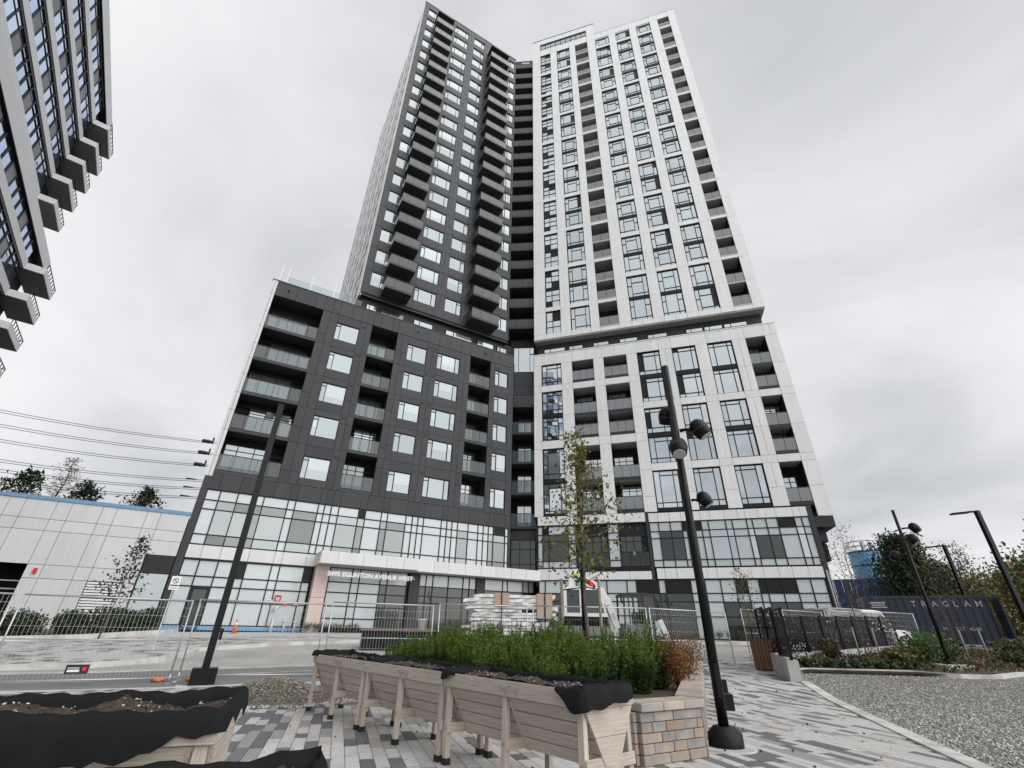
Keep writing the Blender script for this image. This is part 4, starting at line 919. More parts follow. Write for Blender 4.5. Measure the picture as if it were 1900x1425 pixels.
# ------------------------------------------------------------------ trees
ct = tree('young_tree', (1.72, 10.9, .42), 5.25, 'slim staked young tree with olive leaves rising from the stone planter', crown=lambda t: 1.15 * max(.24, 1 - abs(t - .48) * 1.75) if t < .8 else .3, trunk=.05, nl=46, per=34, lsz=(.075, .145), mats=('leaf_olive', 'leaf_yellow', 'leaf_green', 'leaf_dark'), wts=(.48, .27, .20, .05), first=.34, spread=.17)
for (x, y) in ((1.2, 11.0), (2.02, 10.95)): tag(MB().tube([(x, y, .4), (x, y, 2.33)], [.035, .032], 9).obj('tree_stake', 'stake_wood'), 'round wooden stake left of the young tree' if x < 1.5 else 'round wooden stake right of the young tree', 'stake', 'stakes of the young planter tree')
tag(MB().tube([(1.2, 11.0, 2.1), (1.72, 10.88, 2.16), (2.02, 10.95, 2.12)], .013, 6).obj('tree_tie', 'frame'), 'black strap tying the young tree to its two stakes', 'strap')
tree('young_tree', (-16.58, 21.3, .62), 4.0, 'small dark-leaved tree in front of the grey panelled annex', crown=lambda t: .75 * max(.2, 1 - abs(t - .5) * 1.6), trunk=.035, nl=22, per=24, lsz=(.09, .16), mats=('leaf_dark', 'leaf_deep'), wts=(.6, .4), first=.3, lean=(.2, .1), aspect=.75)
tree('young_tree', (10.3, 21.7, .5), 3.4, 'small sparse tree before the louvred white ground floor', crown=lambda t: .6 * max(.2, 1 - abs(t - .6) * 1.6), trunk=.03, nl=18, per=20, lsz=(.07, .12), mats=('leaf_deep', 'leaf_olive', 'leaf_brown'), wts=(.4, .4, .2), first=.35)
tree('young_tree', (15.4, 22.4, .55), 4.6, 'thin staked tree nearly bare of leaves beside the perforated fence', crown=lambda t: .8 * max(.25, 1 - abs(t - .5) * 1.5), trunk=.03, nl=24, per=10, lsz=(.05, .1), mats=('leaf_brown', 'leaf_olive'), wts=(.7, .3), first=.25)
tree('young_tree', (19.6, 22.6, .55), 4.5, 'thin staked autumn tree before the dark shipping container', crown=lambda t: .7 * max(.25, 1 - abs(t - .5) * 1.5), trunk=.03, nl=24, per=14, lsz=(.05, .1), mats=('leaf_brown', 'leaf_orange', 'leaf_olive'), wts=(.5, .3, .2), first=.25)
for x, y, l in ((13.95, 20.7, 'pale stake standing nearest the concrete garden wall'), (14.6, 20.5, 'middle pale stake in the garden bed by the wall'), (15.25, 20.35, 'third pale stake in the garden bed by the wall'), (17.9, 20.3, 'pale stake just right of the garden street lamp'), (18.6, 20.2, 'pale stake furthest right in the garden bed')):
    tag(MB().tube([(x, y, zg(y)), (x, y, zg(y) + 1.25)], .03, 8).obj('tree_stake', 'stake_wood'), l, 'stake', 'stakes in the garden bed')
# big trees beyond the lot and far woodland
tree('maple_tree', (35.3, 42.9, .8), 8.2, 'large dense dark green tree right of the blue silo', crown=lambda t: 2.5 * max(.25, 1 - abs(t - .42) * 1.05), trunk=.28, nl=100, per=170, lsz=(.2, .36), mats=('leaf_dark', 'leaf_deep', 'leaf_green'), wts=(.52, .38, .1), first=.06, spread=.3)
tree('maple_tree', (39.0, 44.5, .8), 6.0, 'lower bronze-tinged tree right of the large dark tree', crown=lambda t: 3.4 * max(.3, 1 - abs(t - .35) * 1.1), trunk=.22, nl=80, per=140, lsz=(.2, .36), mats=('leaf_deep', 'leaf_olive', 'leaf_orange', 'leaf_brown'), wts=(.4, .3, .15, .15), first=.08, spread=.26)
tree('birch_tree', (41.5, 44.0, .8), 8.0, 'open sparse tree beside the farther street light', crown=lambda t: 1.9 * max(.3, 1 - abs(t - .6) * 1.3), trunk=.1, nl=34, per=22, lsz=(.18, .3), mats=('leaf_deep', 'leaf_olive'), wts=(.6, .4), first=.3)
tree('birch_tree', (24.0, 34.0, .8), 7.5, 'bare twiggy tree between the white wing and the silo', crown=lambda t: 1.5 * max(.3, 1 - abs(t - .5) * 1.3), trunk=.06, nl=40, per=14, lsz=(.09, .16), mats=('leaf_brown', 'leaf_olive'), wts=(.7, .3), first=.2)
tree('bushy_tree', (40.0, 58.0, .8), 4.6, 'short brown-green bushy tree behind the bare twiggy tree', crown=lambda t: 2.6 * max(.4, 1 - abs(t - .4) * 1.1), trunk=.15, nl=40, per=70, lsz=(.2, .35), mats=('leaf_deep', 'leaf_brown', 'leaf_orange'), wts=(.5, .3, .2), first=.08)
k = 0
for (azd, D, H, r, ms) in ((42.6, 120, 8.0, 5, 0), (44.2, 125, 9.5, 5.5, 1), (45.7, 118, 10, 6, 2), (47.2, 112, 11, 6.5, 0), (48.8, 108, 12, 6.5, 1), (50.3, 104, 12, 7, 2), (41.0, 126, 8, 5, 1)):
    a = rad(azd); mm = [('leaf_olive', 'leaf_deep', 'leaf_yellow'), ('leaf_deep', 'leaf_brown', 'leaf_olive'), ('leaf_olive', 'leaf_orange', 'leaf_deep')][ms]
    tree('woodland_tree', (math.sin(a) * D, math.cos(a) * D, .8), H, ['second yellow-green tree from the left in the far wood', 'dull green-brown tree left of the orange one in the far wood', 'orange-tinted tree behind the nearer roadside light in the far wood', 'yellow-green tree right of the nearer roadside light in the far wood', 'tall dull green tree near the right edge in the far wood', 'orange-tinted tree at the right edge in the far wood', 'leftmost small dull tree in the far wood'][k], group='far woodland trees', crown=lambda t, r=r: r * max(.35, 1 - abs(t - .4) * 1.1), trunk=.3, nl=36, per=60, lsz=(.5, .9), mats=mm, wts=(.5, .35, .15), first=.05, spread=.28); k += 1
for (px_, azd, el, D, r, lab, kind) in ((0, -47.0, .197, 62, 1.5, 'leftmost dark pine top behind the annex roof', 'p'), (0, -44.7, .225, 60, 1.5, 'taller sparse birch crown behind the annex roof', 'b'), (0, -42.9, .192, 64, 1.4, 'dark pine top right of the sparse birch behind the annex', 'p'), (0, -38.4, .197, 62, 1.5, 'isolated pine top nearest the tower behind the annex', 'p'), (0, -49.5, .165, 60, 1.2, 'low pine tip at the left end of the annex roof', 'p')):
    a = rad(azd); H = 1.3 + el * D - .8
    tree('pine_tree' if kind == 'p' else 'birch_tree', (math.sin(a) * D, math.cos(a) * D, .8), H, lab, crown=(lambda t, r=r: r * max(.22, (1.1 - t) * 4.2) if t > .8 else r * 1.3) if kind == 'p' else (lambda t, r=r: r * max(.3, 1 - abs(t - .75) * 2)), trunk=.16, nl=50, per=30 if kind == 'p' else 26, lsz=(.3, .6) if kind == 'p' else (.14, .26), mats=('leaf_dark',) if kind == 'p' else ('leaf_deep', 'leaf_olive'), wts=(1,) if kind == 'p' else (.7, .3), first=.45, spread=.14, aspect=.35)
# ------------------------------------------------------------------ left hedge bed, garden bed planting
HV = []
for v in range(3):
    C = []
    for i in range(900):
        w = RNG.normal(size=3); w /= np.linalg.norm(w); q = random.random() ** .4; C.append((w[0] * .75 * q, w[1] * .6 * q, max(.02, .5 + w[2] * .5 * q + random.gauss(0, .05))))
    HV.append(leaves('f', C, (.09, .17), ['leaf_dark', 'leaf_deep', 'leaf_green'], (.55, .33, .12), 'mesh', aspect=.6))
hs_ = MB().tube([(0, 0, -.1), (.1, 0, .5)], .03, 6).tube([(0, 0, -.1), (-.15, .05, .5)], .02, 6).mesh('stem', 'bark')
for i, (x, y) in enumerate([(-29, 16.9), (-27.3, 17.9), (-25.6, 18.8), (-24.0, 19.7), (-22.6, 20.5), (-21.5, 21.3), (-20.5, 22.2), (-19.6, 23.2), (-19.0, 24.3), (-18.7, 25.5), (-18.6, 26.7), (-20.6, 24.4), (-20.0, 26.6), (-21.8, 23.0), (-23.6, 21.8), (-25.5, 20.6), (-27.6, 19.6)]):
    M = T(x, y, zg(y) + .2) @ Matrix.Rotation(random.uniform(0, 6), 4, 'Z') @ Matrix.Scale(random.uniform(.9, 1.2), 4); o = thing('hedge_shrub', (0, 0, 0), 'dark glossy hedge bush in the kerbed bed beside the annex', 'shrub', 'hedge bushes by the annex', M=M); add('foliage', HV[i % 3], o, M); add('stem', hs_, o, M)
C = [(x, y, zg(y) + .09 + abs(random.gauss(0, .09))) for x, y in scatter([(9.4, 17.6), (10.0, 18.0), (13.5, 17.9), (14.4, 17.2), (17.3, 18.1), (29, 18.2), (31, 26), (20.5, 26.8), (15, 22.4), (12.5, 22.2), (10.2, 20.3)], 15000)]
tag(leaves('ground_cover', C, (.06, .13), ['leaf_brown', 'leaf_deep', 'leaf_fresh', 'leaf_rust'], (.42, .3, .18, .1), None, None, .7, kind='stuff'), 'patchy ground cover and fallen leaves over the garden bed', 'ground cover')
for i in range(11):
    x = 9.9 + i * .42; y = 18.15 + random.uniform(0, .3); shrub('heuchera_plant', (x, y, zg(y) + .09), .22, .24, 240, (.07, .12), ['leaf_dark', 'leaf_fresh', 'leaf_deep'], (.5, .2, .3), 'low dark-leaved plant in the row behind the garden kerb', 'low plants along the garden kerb', .85, 4)
for (x, y, r, h, m, w, l) in ((16.0, 19.9, .75, 1.15, ['leaf_fresh', 'leaf_blue', 'leaf_green'], (.5, .2, .3), 'bright green leafy bush left of the garden street lamp'), (17.2, 20.6, .7, 1.1, ['leaf_fresh', 'leaf_blue', 'leaf_deep'], (.5, .2, .3), 'bright green leafy bush right of the garden street lamp'),
        (14.3, 19.2, .5, .6, ['leaf_olive', 'leaf_brown', 'leaf_deep'], (.4, .3, .3), 'olive-brown low bush under the middle stake'), (15.0, 19.6, .5, .7, ['leaf_olive', 'leaf_deep'], (.5, .5), 'olive bush left of the bright green bush'), (12.6, 20.2, .3, .55, ['leaf_brown', 'leaf_deep'], (.6, .4), 'small twiggy bush near the concrete wall corner'),
        (19.2, 19.6, .6, .5, ['leaf_deep', 'leaf_green', 'leaf_brown'], (.5, .3, .2), 'spreading low bush under the rightmost stakes'), (21.0, 19.8, .9, .7, ['leaf_dark', 'leaf_deep'], (.6, .4), 'dark low bush at the right end of the garden'), (23.5, 20.0, 1.0, .7, ['leaf_dark', 'leaf_deep'], (.6, .4), 'dark bush furthest right beside the roadside kerb'), (22.0, 22.5, .9, .8, ['leaf_deep', 'leaf_olive', 'leaf_brown'], (.5, .3, .2), 'mixed green and brown bush before the container door'), (20.3, 24.5, .8, .7, ['leaf_deep', 'leaf_brown'], (.6, .4), 'brown-green bush below the container lettering'), (13.2, 21.3, .45, .8, ['leaf_deep', 'leaf_brown'], (.6, .4), 'brown-green bush against the perforated fence')):
    shrub('garden_bush', (x, y, zg(y) + .09), r, h, int(900 * r + 300), (.07, .14), m, w, l, None, .7)
for i in range(7):
    u = 8.0 + i * .5; p = F_DP @ Vector((u, -1.1 - .2 * (i % 2), .95)); shrub('strap_plant', tuple(p), .32, .4, 130, (.2, .4), ['grass_strap', 'leaf_dark'], (.6, .4), 'grassy strap-leaved plant along the storefront under the canopy', 'strap plants under the canopy', .08, 4, 1.2)
for i in range(4):
    p = F_WP @ Vector((13.2 + i * .7, -1.0, .95)); shrub('strap_plant', tuple(p), .35, .45, 130, (.2, .42), ['grass_strap', 'leaf_dark', 'leaf_green'], (.5, .3, .2), 'grassy strap-leaved plant before the white ground floor', 'strap plants by the white wing', .08, 4, 1.2)
shrub('burgundy_bush', (6.55, 20.6, .45), .35, .9, 500, (.05, .1), ['leaf_red', 'leaf_brown'], (.6, .4), 'dark red twiggy bush behind the temporary fence', None, .6)

tag(leaves('fallen_leaves', [(x, y, zg(y) + .008) for x, y in leafpts], (.03, .06), ['leaf_brown', 'leaf_orange', 'leaf_yellow', 'leaf_dark'], (.4, .2, .2, .2), None, None, .7, dirs=[(random.gauss(0, 1), random.gauss(0, 1), 0) for _ in leafpts], kind='stuff'), 'scattered fallen autumn leaves on the paving', 'leaves')
# ================================================================== raised timber trough planters
def woodmat(name, c1, c2, sc=(1.2, 22, 22)):
    m = bpy.data.materials.new(name); m.use_nodes = True; t = m.node_tree; b = t.nodes['Principled BSDF']; b.inputs['Roughness'].default_value = .75
    tcn = t.nodes.new('ShaderNodeTexCoord'); oi = t.nodes.new('ShaderNodeObjectInfo'); mp = t.nodes.new('ShaderNodeMapping'); mp.inputs['Scale'].default_value = sc
    ad = t.nodes.new('ShaderNodeVectorMath'); ad.operation = 'ADD'; t.links.new(tcn.outputs['Object'], ad.inputs[0]); t.links.new(oi.outputs['Random'], ad.inputs[1]); t.links.new(ad.outputs[0], mp.inputs[0])
    no = t.nodes.new('ShaderNodeTexNoise'); no.inputs['Scale'].default_value = 2.2; no.inputs['Detail'].default_value = 6; no.inputs['Distortion'].default_value = .6; t.links.new(mp.outputs[0], no.inputs['Vector'])
    rp = t.nodes.new('ShaderNodeValToRGB'); rp.color_ramp.elements[0].position = .32; rp.color_ramp.elements[1].position = .68; rp.color_ramp.elements[0].color = (*c1, 1); rp.color_ramp.elements[1].color = (*c2, 1); t.links.new(no.outputs[0], rp.inputs[0])
    kn = t.nodes.new('ShaderNodeTexVoronoi'); kn.inputs['Scale'].default_value = 3.2; t.links.new(ad.outputs[0], kn.inputs['Vector']); km = t.nodes.new('ShaderNodeMapRange'); km.inputs[1].default_value = .03; km.inputs[2].default_value = .07; km.inputs[3].default_value = .55; km.inputs[4].default_value = 1; t.links.new(kn.outputs['Distance'], km.inputs[0])
    vm = t.nodes.new('ShaderNodeVectorMath'); vm.operation = 'SCALE'; t.links.new(rp.outputs[0], vm.inputs[0]); t.links.new(km.outputs[0], vm.inputs['Scale'])
    mr = t.nodes.new('ShaderNodeMapRange'); mr.inputs[3].default_value = .85; mr.inputs[4].default_value = 1.12; t.links.new(oi.outputs['Random'], mr.inputs[0]); v2 = t.nodes.new('ShaderNodeVectorMath'); v2.operation = 'SCALE'; t.links.new(vm.outputs[0], v2.inputs[0]); t.links.new(mr.outputs[0], v2.inputs['Scale'])
    t.links.new(v2.outputs[0], b.inputs['Base Color']); bu = t.nodes.new('ShaderNodeBump'); bu.inputs['Strength'].default_value = .25; bu.inputs['Distance'].default_value = .01; t.links.new(no.outputs[0], bu.inputs['Height']); t.links.new(bu.outputs[0], b.inputs['Normal']); MATS[name] = m
woodmat('wash_wood', (.42, .36, .305), (.60, .54, .47), (1.6, 46, 46)); woodmat('wash_wood_y', (.44, .375, .31), (.62, .55, .475), (46, 1.6, 46)); woodmat('wash_wood_z', (.43, .37, .31), (.61, .545, .475), (46, 46, 1.6)); woodmat('bin_wood', (.13, .066, .040), (.21, .115, .072)); woodmat('pallet_wood', (.30, .22, .14), (.42, .33, .22)); woodmat('bench_wood', (.22, .15, .12), (.30, .215, .175))
mat('fabric', (.0095, .010, .0108), .8, vary=.25, vscale=6, bump=.35, bscale=7, spec=.18); mat('soil', (.045, .032, .024), .95, vary=.4, vscale=22, bump=1., bscale=60, col2=(.085, .062, .045), c2scale=28); mat('rubber', (.012, .012, .012), .7); mat('bolt', (.45, .45, .45), .35, metal=1.); mat('faint_print', (.30, .26, .22), .8)
PL, PWD, PH = 2.16, .70, .85
def trough(M, label, group, liner_f, seed, spill=None):
    "local x along the trough, y from its front to its back; V-shaped box on legs"
    rs = random.Random(seed); o = thing('planter_trough', (0, 0, 0), label, 'planter', group, M=M); tz = PH - .135
    for y in (0, PWD - .024): add('trim_board', bevel(MB().box((0, y, tz), (PL, y + .024, PH)).mesh('trim_board', 'wash_wood'), .004), o, M)
    for x in (.001, PL - .025):                       # V-shaped gables made of three boards
        for k, (z0, z1) in enumerate(((tz, PH - .002), (tz - .2, tz - .004), (.27, tz - .204))):
            def hw(z): return (PWD / 2 - .026) if z >= tz else .07 + (PWD / 2 - .10) * (z - .27) / (tz - .27)
            a, b = hw(z0), hw(z1 if z1 < tz else tz); c = PWD / 2; mb = MB(); n = len(mb.v)
            mb.v += [(x, c - a, z0), (x, c + a, z0), (x, c + b, z1), (x, c - b, z1), (x + .024, c - a, z0), (x + .024, c + a, z0), (x + .024, c + b, z1), (x + .024, c - b, z1)]
            for q in ((0, 1, 2, 3), (7, 6, 5, 4), (0, 4, 5, 1), (1, 5, 6, 2), (2, 6, 7, 3), (3, 7, 4, 0)): mb.f.append(q); mb.m.append(0); mb.sm.append(False)
            mb.obj('gable_board', 'wash_wood_y', o, M)
    for s in (0, 1):
        for k in range(4):
            t0, t1 = k / 4 + .012, (k + 1) / 4 - .012; f = lambda t: (.045 + (PWD / 2 - .11) * t, tz - (tz - .28) * t); (y0, z0), (y1, z1) = f(t0), f(t1)
            if s: y0, y1 = PWD - y0, PWD - y1
            d = Vector((0, y1 - y0, z1 - z0)); nn = Vector((0, -d.z, d.y)).normalized() * .009
            add('side_board', MB().obox((PL / 2, (y0 + y1) / 2, (z0 + z1) / 2), (PL / 2 - .027, 0, 0), d / 2, nn).mesh('side_board', 'wash_wood'), o, M)
    for x in (.03, PL / 2 - .035, PL - .1):
        for y, ym in ((.03, 1), (PWD - .09, -1)):
            lg = add('leg', bevel(MB().box((x, y, .05), (x + .07, y + .055, tz + .002)).mesh('leg', 'wash_wood_z'), .005), o, M); MB().box((x - .006, y - .006, 0), (x + .076, y + .061, .06)).obj('foot', 'rubber', lg, M)
            MB().tube([(x + .035, y - .008 * ym + (0 if ym > 0 else .055), .33), (x + .035, y - .002 * ym + (0 if ym > 0 else .055), .33)], .012, 8).obj('bolt', 'bolt', lg, M)
        add('brace', bevel(MB().box((x + .071, .03, .285), (x + .092, PWD - .03, .375)).mesh('brace', 'wash_wood_y'), .004), o, M)
        for s in (0, 1):
            y0, y1 = (.06, PWD / 2 - .05) if s == 0 else (PWD - .06, PWD / 2 + .05); xr = x + .105 if x < PL - .2 else x - .02; MB().bar((xr, y0, tz - .02), (xr, y1, .28), .02, .045).obj('rib', 'wash_wood', o, M)
    text('VegTrug', .085, 'faint_print', o, M @ T(PL / 2 - .05, -.0015, PH - .10), name='maker_mark', ext=.0005)
    # soil
    mb = MB(); nx, ny = 44, 12; Z = [[PH - (.028 if seed < 10 else .008) + rs.gauss(0, .012) - .02 * abs(2 * j / ny - 1) ** 3 + .02 * math.sin(i * .5 + seed) for j in range(ny + 1)] for i in range(nx + 1)]
    for i in range(nx + 1):
        for j in range(ny + 1): mb.v.append((.02 + (PL - .04) * i / nx, .03 + (PWD - .06) * j / ny, Z[i][j]))
    for i in range(nx):
        for j in range(ny): a = i * (ny + 1) + j; mb.f.append((a, a + ny + 1, a + ny + 2, a + 1)); mb.m.append(0); mb.sm.append(True)
    so_ = mb.obj('soil', 'soil', o, M); C = [(rs.uniform(.06, PL - .06), rs.uniform(.06, PWD - .06)) for _ in range(420)]
    pb = pebbles('soil_bits', [(c[0], c[1]) for c in C], .006, .016, ['stone_w', 'stone_c', 'soil'], [.2, .25, .55], lambda x, y: Z[min(nx, int(x / PL * nx))][min(ny, int(y / PWD * ny))], parent=None)
    pb.parent = so_; pb.matrix_parent_inverse = Matrix.Identity(4)
    # liner cloth: strip running round the rim, rolled over it
    per = []; n1, n2 = 46, 16
    for i in range(n1): per.append((PL * i / n1, 0, 0, -1))
    for i in range(n2): per.append((PL, PWD * i / n2, 1, 0))
    for i in range(n1): per.append((PL * (1 - i / n1), PWD, 0, 1))
    for i in range(n2): per.append((0, PWD * (1 - i / n2), -1, 0))
    mb = MB(); N_ = len(per)
    for k, (x, y, nx_, ny_) in enumerate(per):
        a, hang, out_ = liner_f(x, y, nx_, ny_, k); w = rs.gauss(0, .004)
        rows = [(-.05, PH - .10), (-.034 + w, PH - .01 + a * .6), (-.012 + w, PH + .012 + a), (.018 + out_ * .5, PH + .010 + a * .8 - hang * .15), (.024 + out_, PH - hang * .6 + w), (.026 + out_ * 1.1, PH - hang + w)]
        if hang < .01: rows[3:] = [(-.008, PH + .008 + a), (-.014, PH - .005 + a * .5), (-.02, PH - .03)]
        for (d, z) in rows: mb.v.append((x + nx_ * d, y + ny_ * d, z))
    m = 6
    for k in range(N_):
        for r in range(m - 1): a = k * m + r; b = ((k + 1) % N_) * m + r; mb.f.append((a, b, b + 1, a + 1)); mb.m.append(0); mb.sm.append(True)
    mb.obj('liner', 'fabric', o, M); return o
def row_frame(p0, xd): xd = Vector(xd).normalized(); yd = Vector((-xd.y, xd.x)); return Matrix(((xd.x, yd.x, 0, p0[0]), (xd.y, yd.y, 0, p0[1]), (0, 0, 1, 0), (0, 0, 0, 1)))
XD = Vector((.638, -.771)); P0 = Vector((-3.51, 9.70))
def sm(x, a, b): t = min(1, max(0, (x - a) / (b - a))); return t * t * (3 - 2 * t)
def lf(kind):
    def f(x, y, nx, ny, k):
        w = .006 * math.sin(k * 1.7 + kind) + .006 * math.sin(k * .6 + 2 * kind) + .005 * math.sin(k * .23 + kind); back = .022 if ny > 0 else 0.
        if kind == 0:       # far trough: crumpled at its left end and where it meets the next one
            a = .05 * (1 - sm(x, .0, .45)) + .035 * sm(x, 1.75, 1.95) * (1 - sm(x, 2.0, 2.16)); return a + w + back, (.035 * (1 - sm(x, 0, .3)) if ny < 0 else 0), .02
        if kind == 1: a = .035 * (1 - sm(x, 0, .25)) + .03 * sm(x, 1.9, 2.12); return a + w + back, 0, .02
        if kind == 2:       # near trough: flap over the front right corner and the gable
            h = (.17 * sm(x, 1.80, 2.14) + .07 * (1 - sm(x, 0, .3))) if ny < 0 else (.15 - .07 * y / PWD if nx > 0 else 0); a = .03 * sm(x, 1.85, 2.14) + .03 * (1 - sm(x, 0, .3))
            return a + w + back, h + (.012 * math.sin(k * .9) if h > .02 else 0), .022 + .008 * math.sin(k)
        if kind == 3:       # foreground trough: wide apron hanging down its front, back edge standing up
            if ny < 0: return .018 + w, .21 - .12 * sm(x, 1.5, 2.16) + .018 * math.sin(k * .7) + .012 * math.sin(k * 1.9), .012 + .012 * math.sin(k * .55)
            if nx > 0: return .01 + .07 * (y / PWD) + w, .05 + .03 * math.sin(k), .018
            return .035 + .03 * sm(x, 1.7, 2.16) + w, .05, .015
        if ny > 0: return .012 + .03 * sm(x, 1.8, 2.16) + w, .05, .02
        return .01 + w, .05, .02
    return f
labs = ['weathered timber trough planter furthest away, at the gravel heap end of the row', 'middle timber trough planter of the row of three', 'nearest timber trough planter of the row, black liner folded over its corner']
for i in range(3): trough(row_frame(P0 + XD * (i * 2.185), XD), labs[i], 'timber trough planters', lf(i), i + 3)
XF = Vector((.95, .312)); YF = Vector((-.312, .95)); br = Vector((-1.81, 3.81))
trough(row_frame(br - XF * PL - YF * PWD, XF), 'timber trough planter at lower left with black liner hanging down its front', 'timber trough planters', lf(3), 11)
br2 = Vector((-.68, 2.14)); trough(row_frame(br2 - XF * PL - YF * PWD, XF), 'trough planter at the bottom edge showing only dark soil and black liner', 'timber trough planters', lf(4), 12)

# ================================================================== street lamps
mat('lamp_black', (.006, .0063, .0068), .38, vary=.05, spec=.22); mat('lens', (.55, .56, .55), .3); mat('lamp_grey', (.06, .06, .06), .5)
def globe_lamp(loc, heads, H, label, base='oval'):
    x, y, z = loc; o = thing('street_lamp', loc, label, 'street lamp', 'multi-headed black street lamps'); M = T(*loc)
    MB().tube([(0, 0, .05), (0, 0, 2.2), (0, 0, H)], [.068, .063, .054], 20).obj('pole', 'lamp_black', o, M)
    if base == 'oval':
        mb = MB(); n0 = 28
        for zz, s in ((0, 1.), (.17, 1.0), (.26, .62), (.262, .3)):
            for k in range(n0): t = 6.283 * k / n0; mb.v.append((math.cos(t) * .22 * s, math.sin(t) * .19 * s, zz * .85 + .015))
        for r in range(3):
            for k in range(n0): a = r * n0 + k; b = r * n0 + (k + 1) % n0; mb.f.append((a, b, b + n0, a + n0)); mb.m.append(0); mb.sm.append(r != 1)
        mb.obj('base_cover', 'lamp_black', o, M); MB().lathe([(.36, -.05), (.36, .012), (.35, .016)], 32).obj('footing', 'kerb', o, M)
    else: MB().prism([(-.5, -.4), (.5, -.4), (.5, .4), (-.5, .4)], -.1, .16).obj('footing', 'kerb', o, M); MB().lathe([(.22, .16), (.22, .2), (.1, .24)], 16).obj('base_cover', 'lamp_black', o, M)
    MB().box((-.035, -.075, .55), (.035, -.055, .95)).obj('access_door', 'lamp_black', o, M)
    for (a, hz, reach, sc) in heads:
        d = Vector((math.cos(a), math.sin(a), 0)); arm = MB().tube([d * .07 + Vector((0, 0, hz)), d * (reach * .6) + Vector((0, 0, hz + .01)), d * reach + Vector((0, 0, hz - .01))], [.032 * sc, .026 * sc, .04 * sc], 10).obj('arm', 'lamp_black', o, M)
        ax = (d * .55 + Vector((0, 0, -1))).normalized(); q = ax.to_track_quat('Z', 'Y').to_matrix().to_4x4(); c = d * (reach + .07 * sc) + Vector((0, 0, hz + .05))
        Mh = M @ Matrix.Translation(c) @ q @ Matrix.Scale(sc * .86, 4); h = MB().lathe([(.02, -.14), (.09, -.12), (.15, -.05), (.172, .04), (.168, .12), (.14, .25), (.125, .262)], 24).obj('lamp_head', 'lamp_black', o, Mh)
        MB().lathe([(.12, .262), (.118, .27)], 24).obj('lens', 'lens', h, Mh); MB().lathe([(.176, .085), (.176, .097)], 24).obj('seam', 'lamp_grey', h, Mh)
globe_lamp((2.91, 7.44, 0), [(rad(-20), 4.45, .30, 1.), (rad(-110), 4.06, .16, 1.), (rad(95), 4.86, .17, .95), (rad(-18), 3.22, .2, .72)], 5.78, 'tall black street lamp with four rounded heads beside the stone planter')
globe_lamp((15.86, 18.86, .36), [(rad(-42), 4.85, .36, 1.15), (rad(-65), 4.42, .22, 1.15), (rad(135), 3.86, .34, 1.15)], 5.6, 'black street lamp with rounded heads standing in the garden bed', 'block')
o = thing('street_lamp', (-7.25, 12.98, 0), 'tall square black lamp post in front of the annex fence', 'street lamp'); M = T(-7.25, 12.98, .0) @ Matrix.Rotation(rad(30), 4, 'Z')
MB().box((-.082, -.082, .02), (.082, .082, 7.4)).obj('pole', 'lamp_black', o, M); MB().box((-.27, -.2, 0), (.27, .2, .36)).obj('base_cover', 'lamp_black', o, M); MB().box((-.5, -.42, -.05), (.5, .42, .02)).obj('footing', 'kerb', o, M); MB().box((.09, -.06, .95), (.16, .06, 1.2)).obj('access_door', 'lamp_black', o, M)
for s in (-1, 1): MB().prism([(s * .11, .14), (s * .34, .10), (s * .34, .26), (s * .11, .24)][:: s], 6.95, 7.12).obj('lamp_head', 'lamp_grey', o, M)
o = thing('lamp_post', (2.12, 13.9, .07), 'slim black post behind the young tree in the stone planter', 'post'); M = T(2.12, 13.9, .07); MB().tube([(0, 0, 0), (0, 0, 3), (0, 0, 6.2)], [.08, .075, .06], 16).obj('pole', 'lamp_black', o, M); MB().lathe([(.2, 0), (.2, .2), (.12, .26)], 18).obj('base_cover', 'lamp_black', o, M)
for (azd, D, el, lab) in ((45.75, 40, .1745, 'nearer black roadside light with a flat head at the far right'), (42.7, 54, .129, 'farther black roadside light rising behind the sparse tree')):
    a = rad(azd); x, y = math.sin(a) * D, math.cos(a) * D; H = 1.3 + el * D - .8; o = thing('road_light', (x, y, .8), lab, 'street light', 'roadside lights'); M = T(x, y, .8)
    MB().box((-.11, -.11, 0), (.11, .11, H)).obj('pole', 'lamp_black', o, M); hd = Vector((-.85, .25, 0)).normalized(); MB().bar((0, 0, H - .06), tuple(hd * .45 + Vector((0, 0, H - .06))), .08, .1).obj('arm', 'lamp_black', o, M)
    MB().bar(tuple(hd * .4 + Vector((0, 0, H - .08))), tuple(hd * 1.35 + Vector((0, 0, H - .16))), .34, .09).obj('lamp_head', 'lamp_black', o, M)
b_ = thing('path_bollard', (5.5, 14.0, .08), 'low black bollard light behind the tall street lamp', 'bollard'); M = T(5.3, 13.2, .03); b_.matrix_basis = M; WMX[b_.name] = M; MB().box((-.08, -.08, 0), (.08, .08, .3)).obj('post', 'lamp_black', b_, M); MB().lathe([(.3, -.03), (.3, .01)], 24).obj('footing', 'kerb', b_, M)
b2 = thing('path_bollard', (5.05, 12.3, 0), 'second low black bollard light beside the stone planter edge', 'bollard'); M = T(4.35, 10.7, 0); b2.matrix_basis = M; WMX[b2.name] = M; MB().box((-.08, -.08, 0), (.08, .08, .28)).obj('post', 'lamp_black', b2, M); MB().lathe([(.3, -.03), (.3, .012)], 24).obj('footing', 'kerb', b2, M)

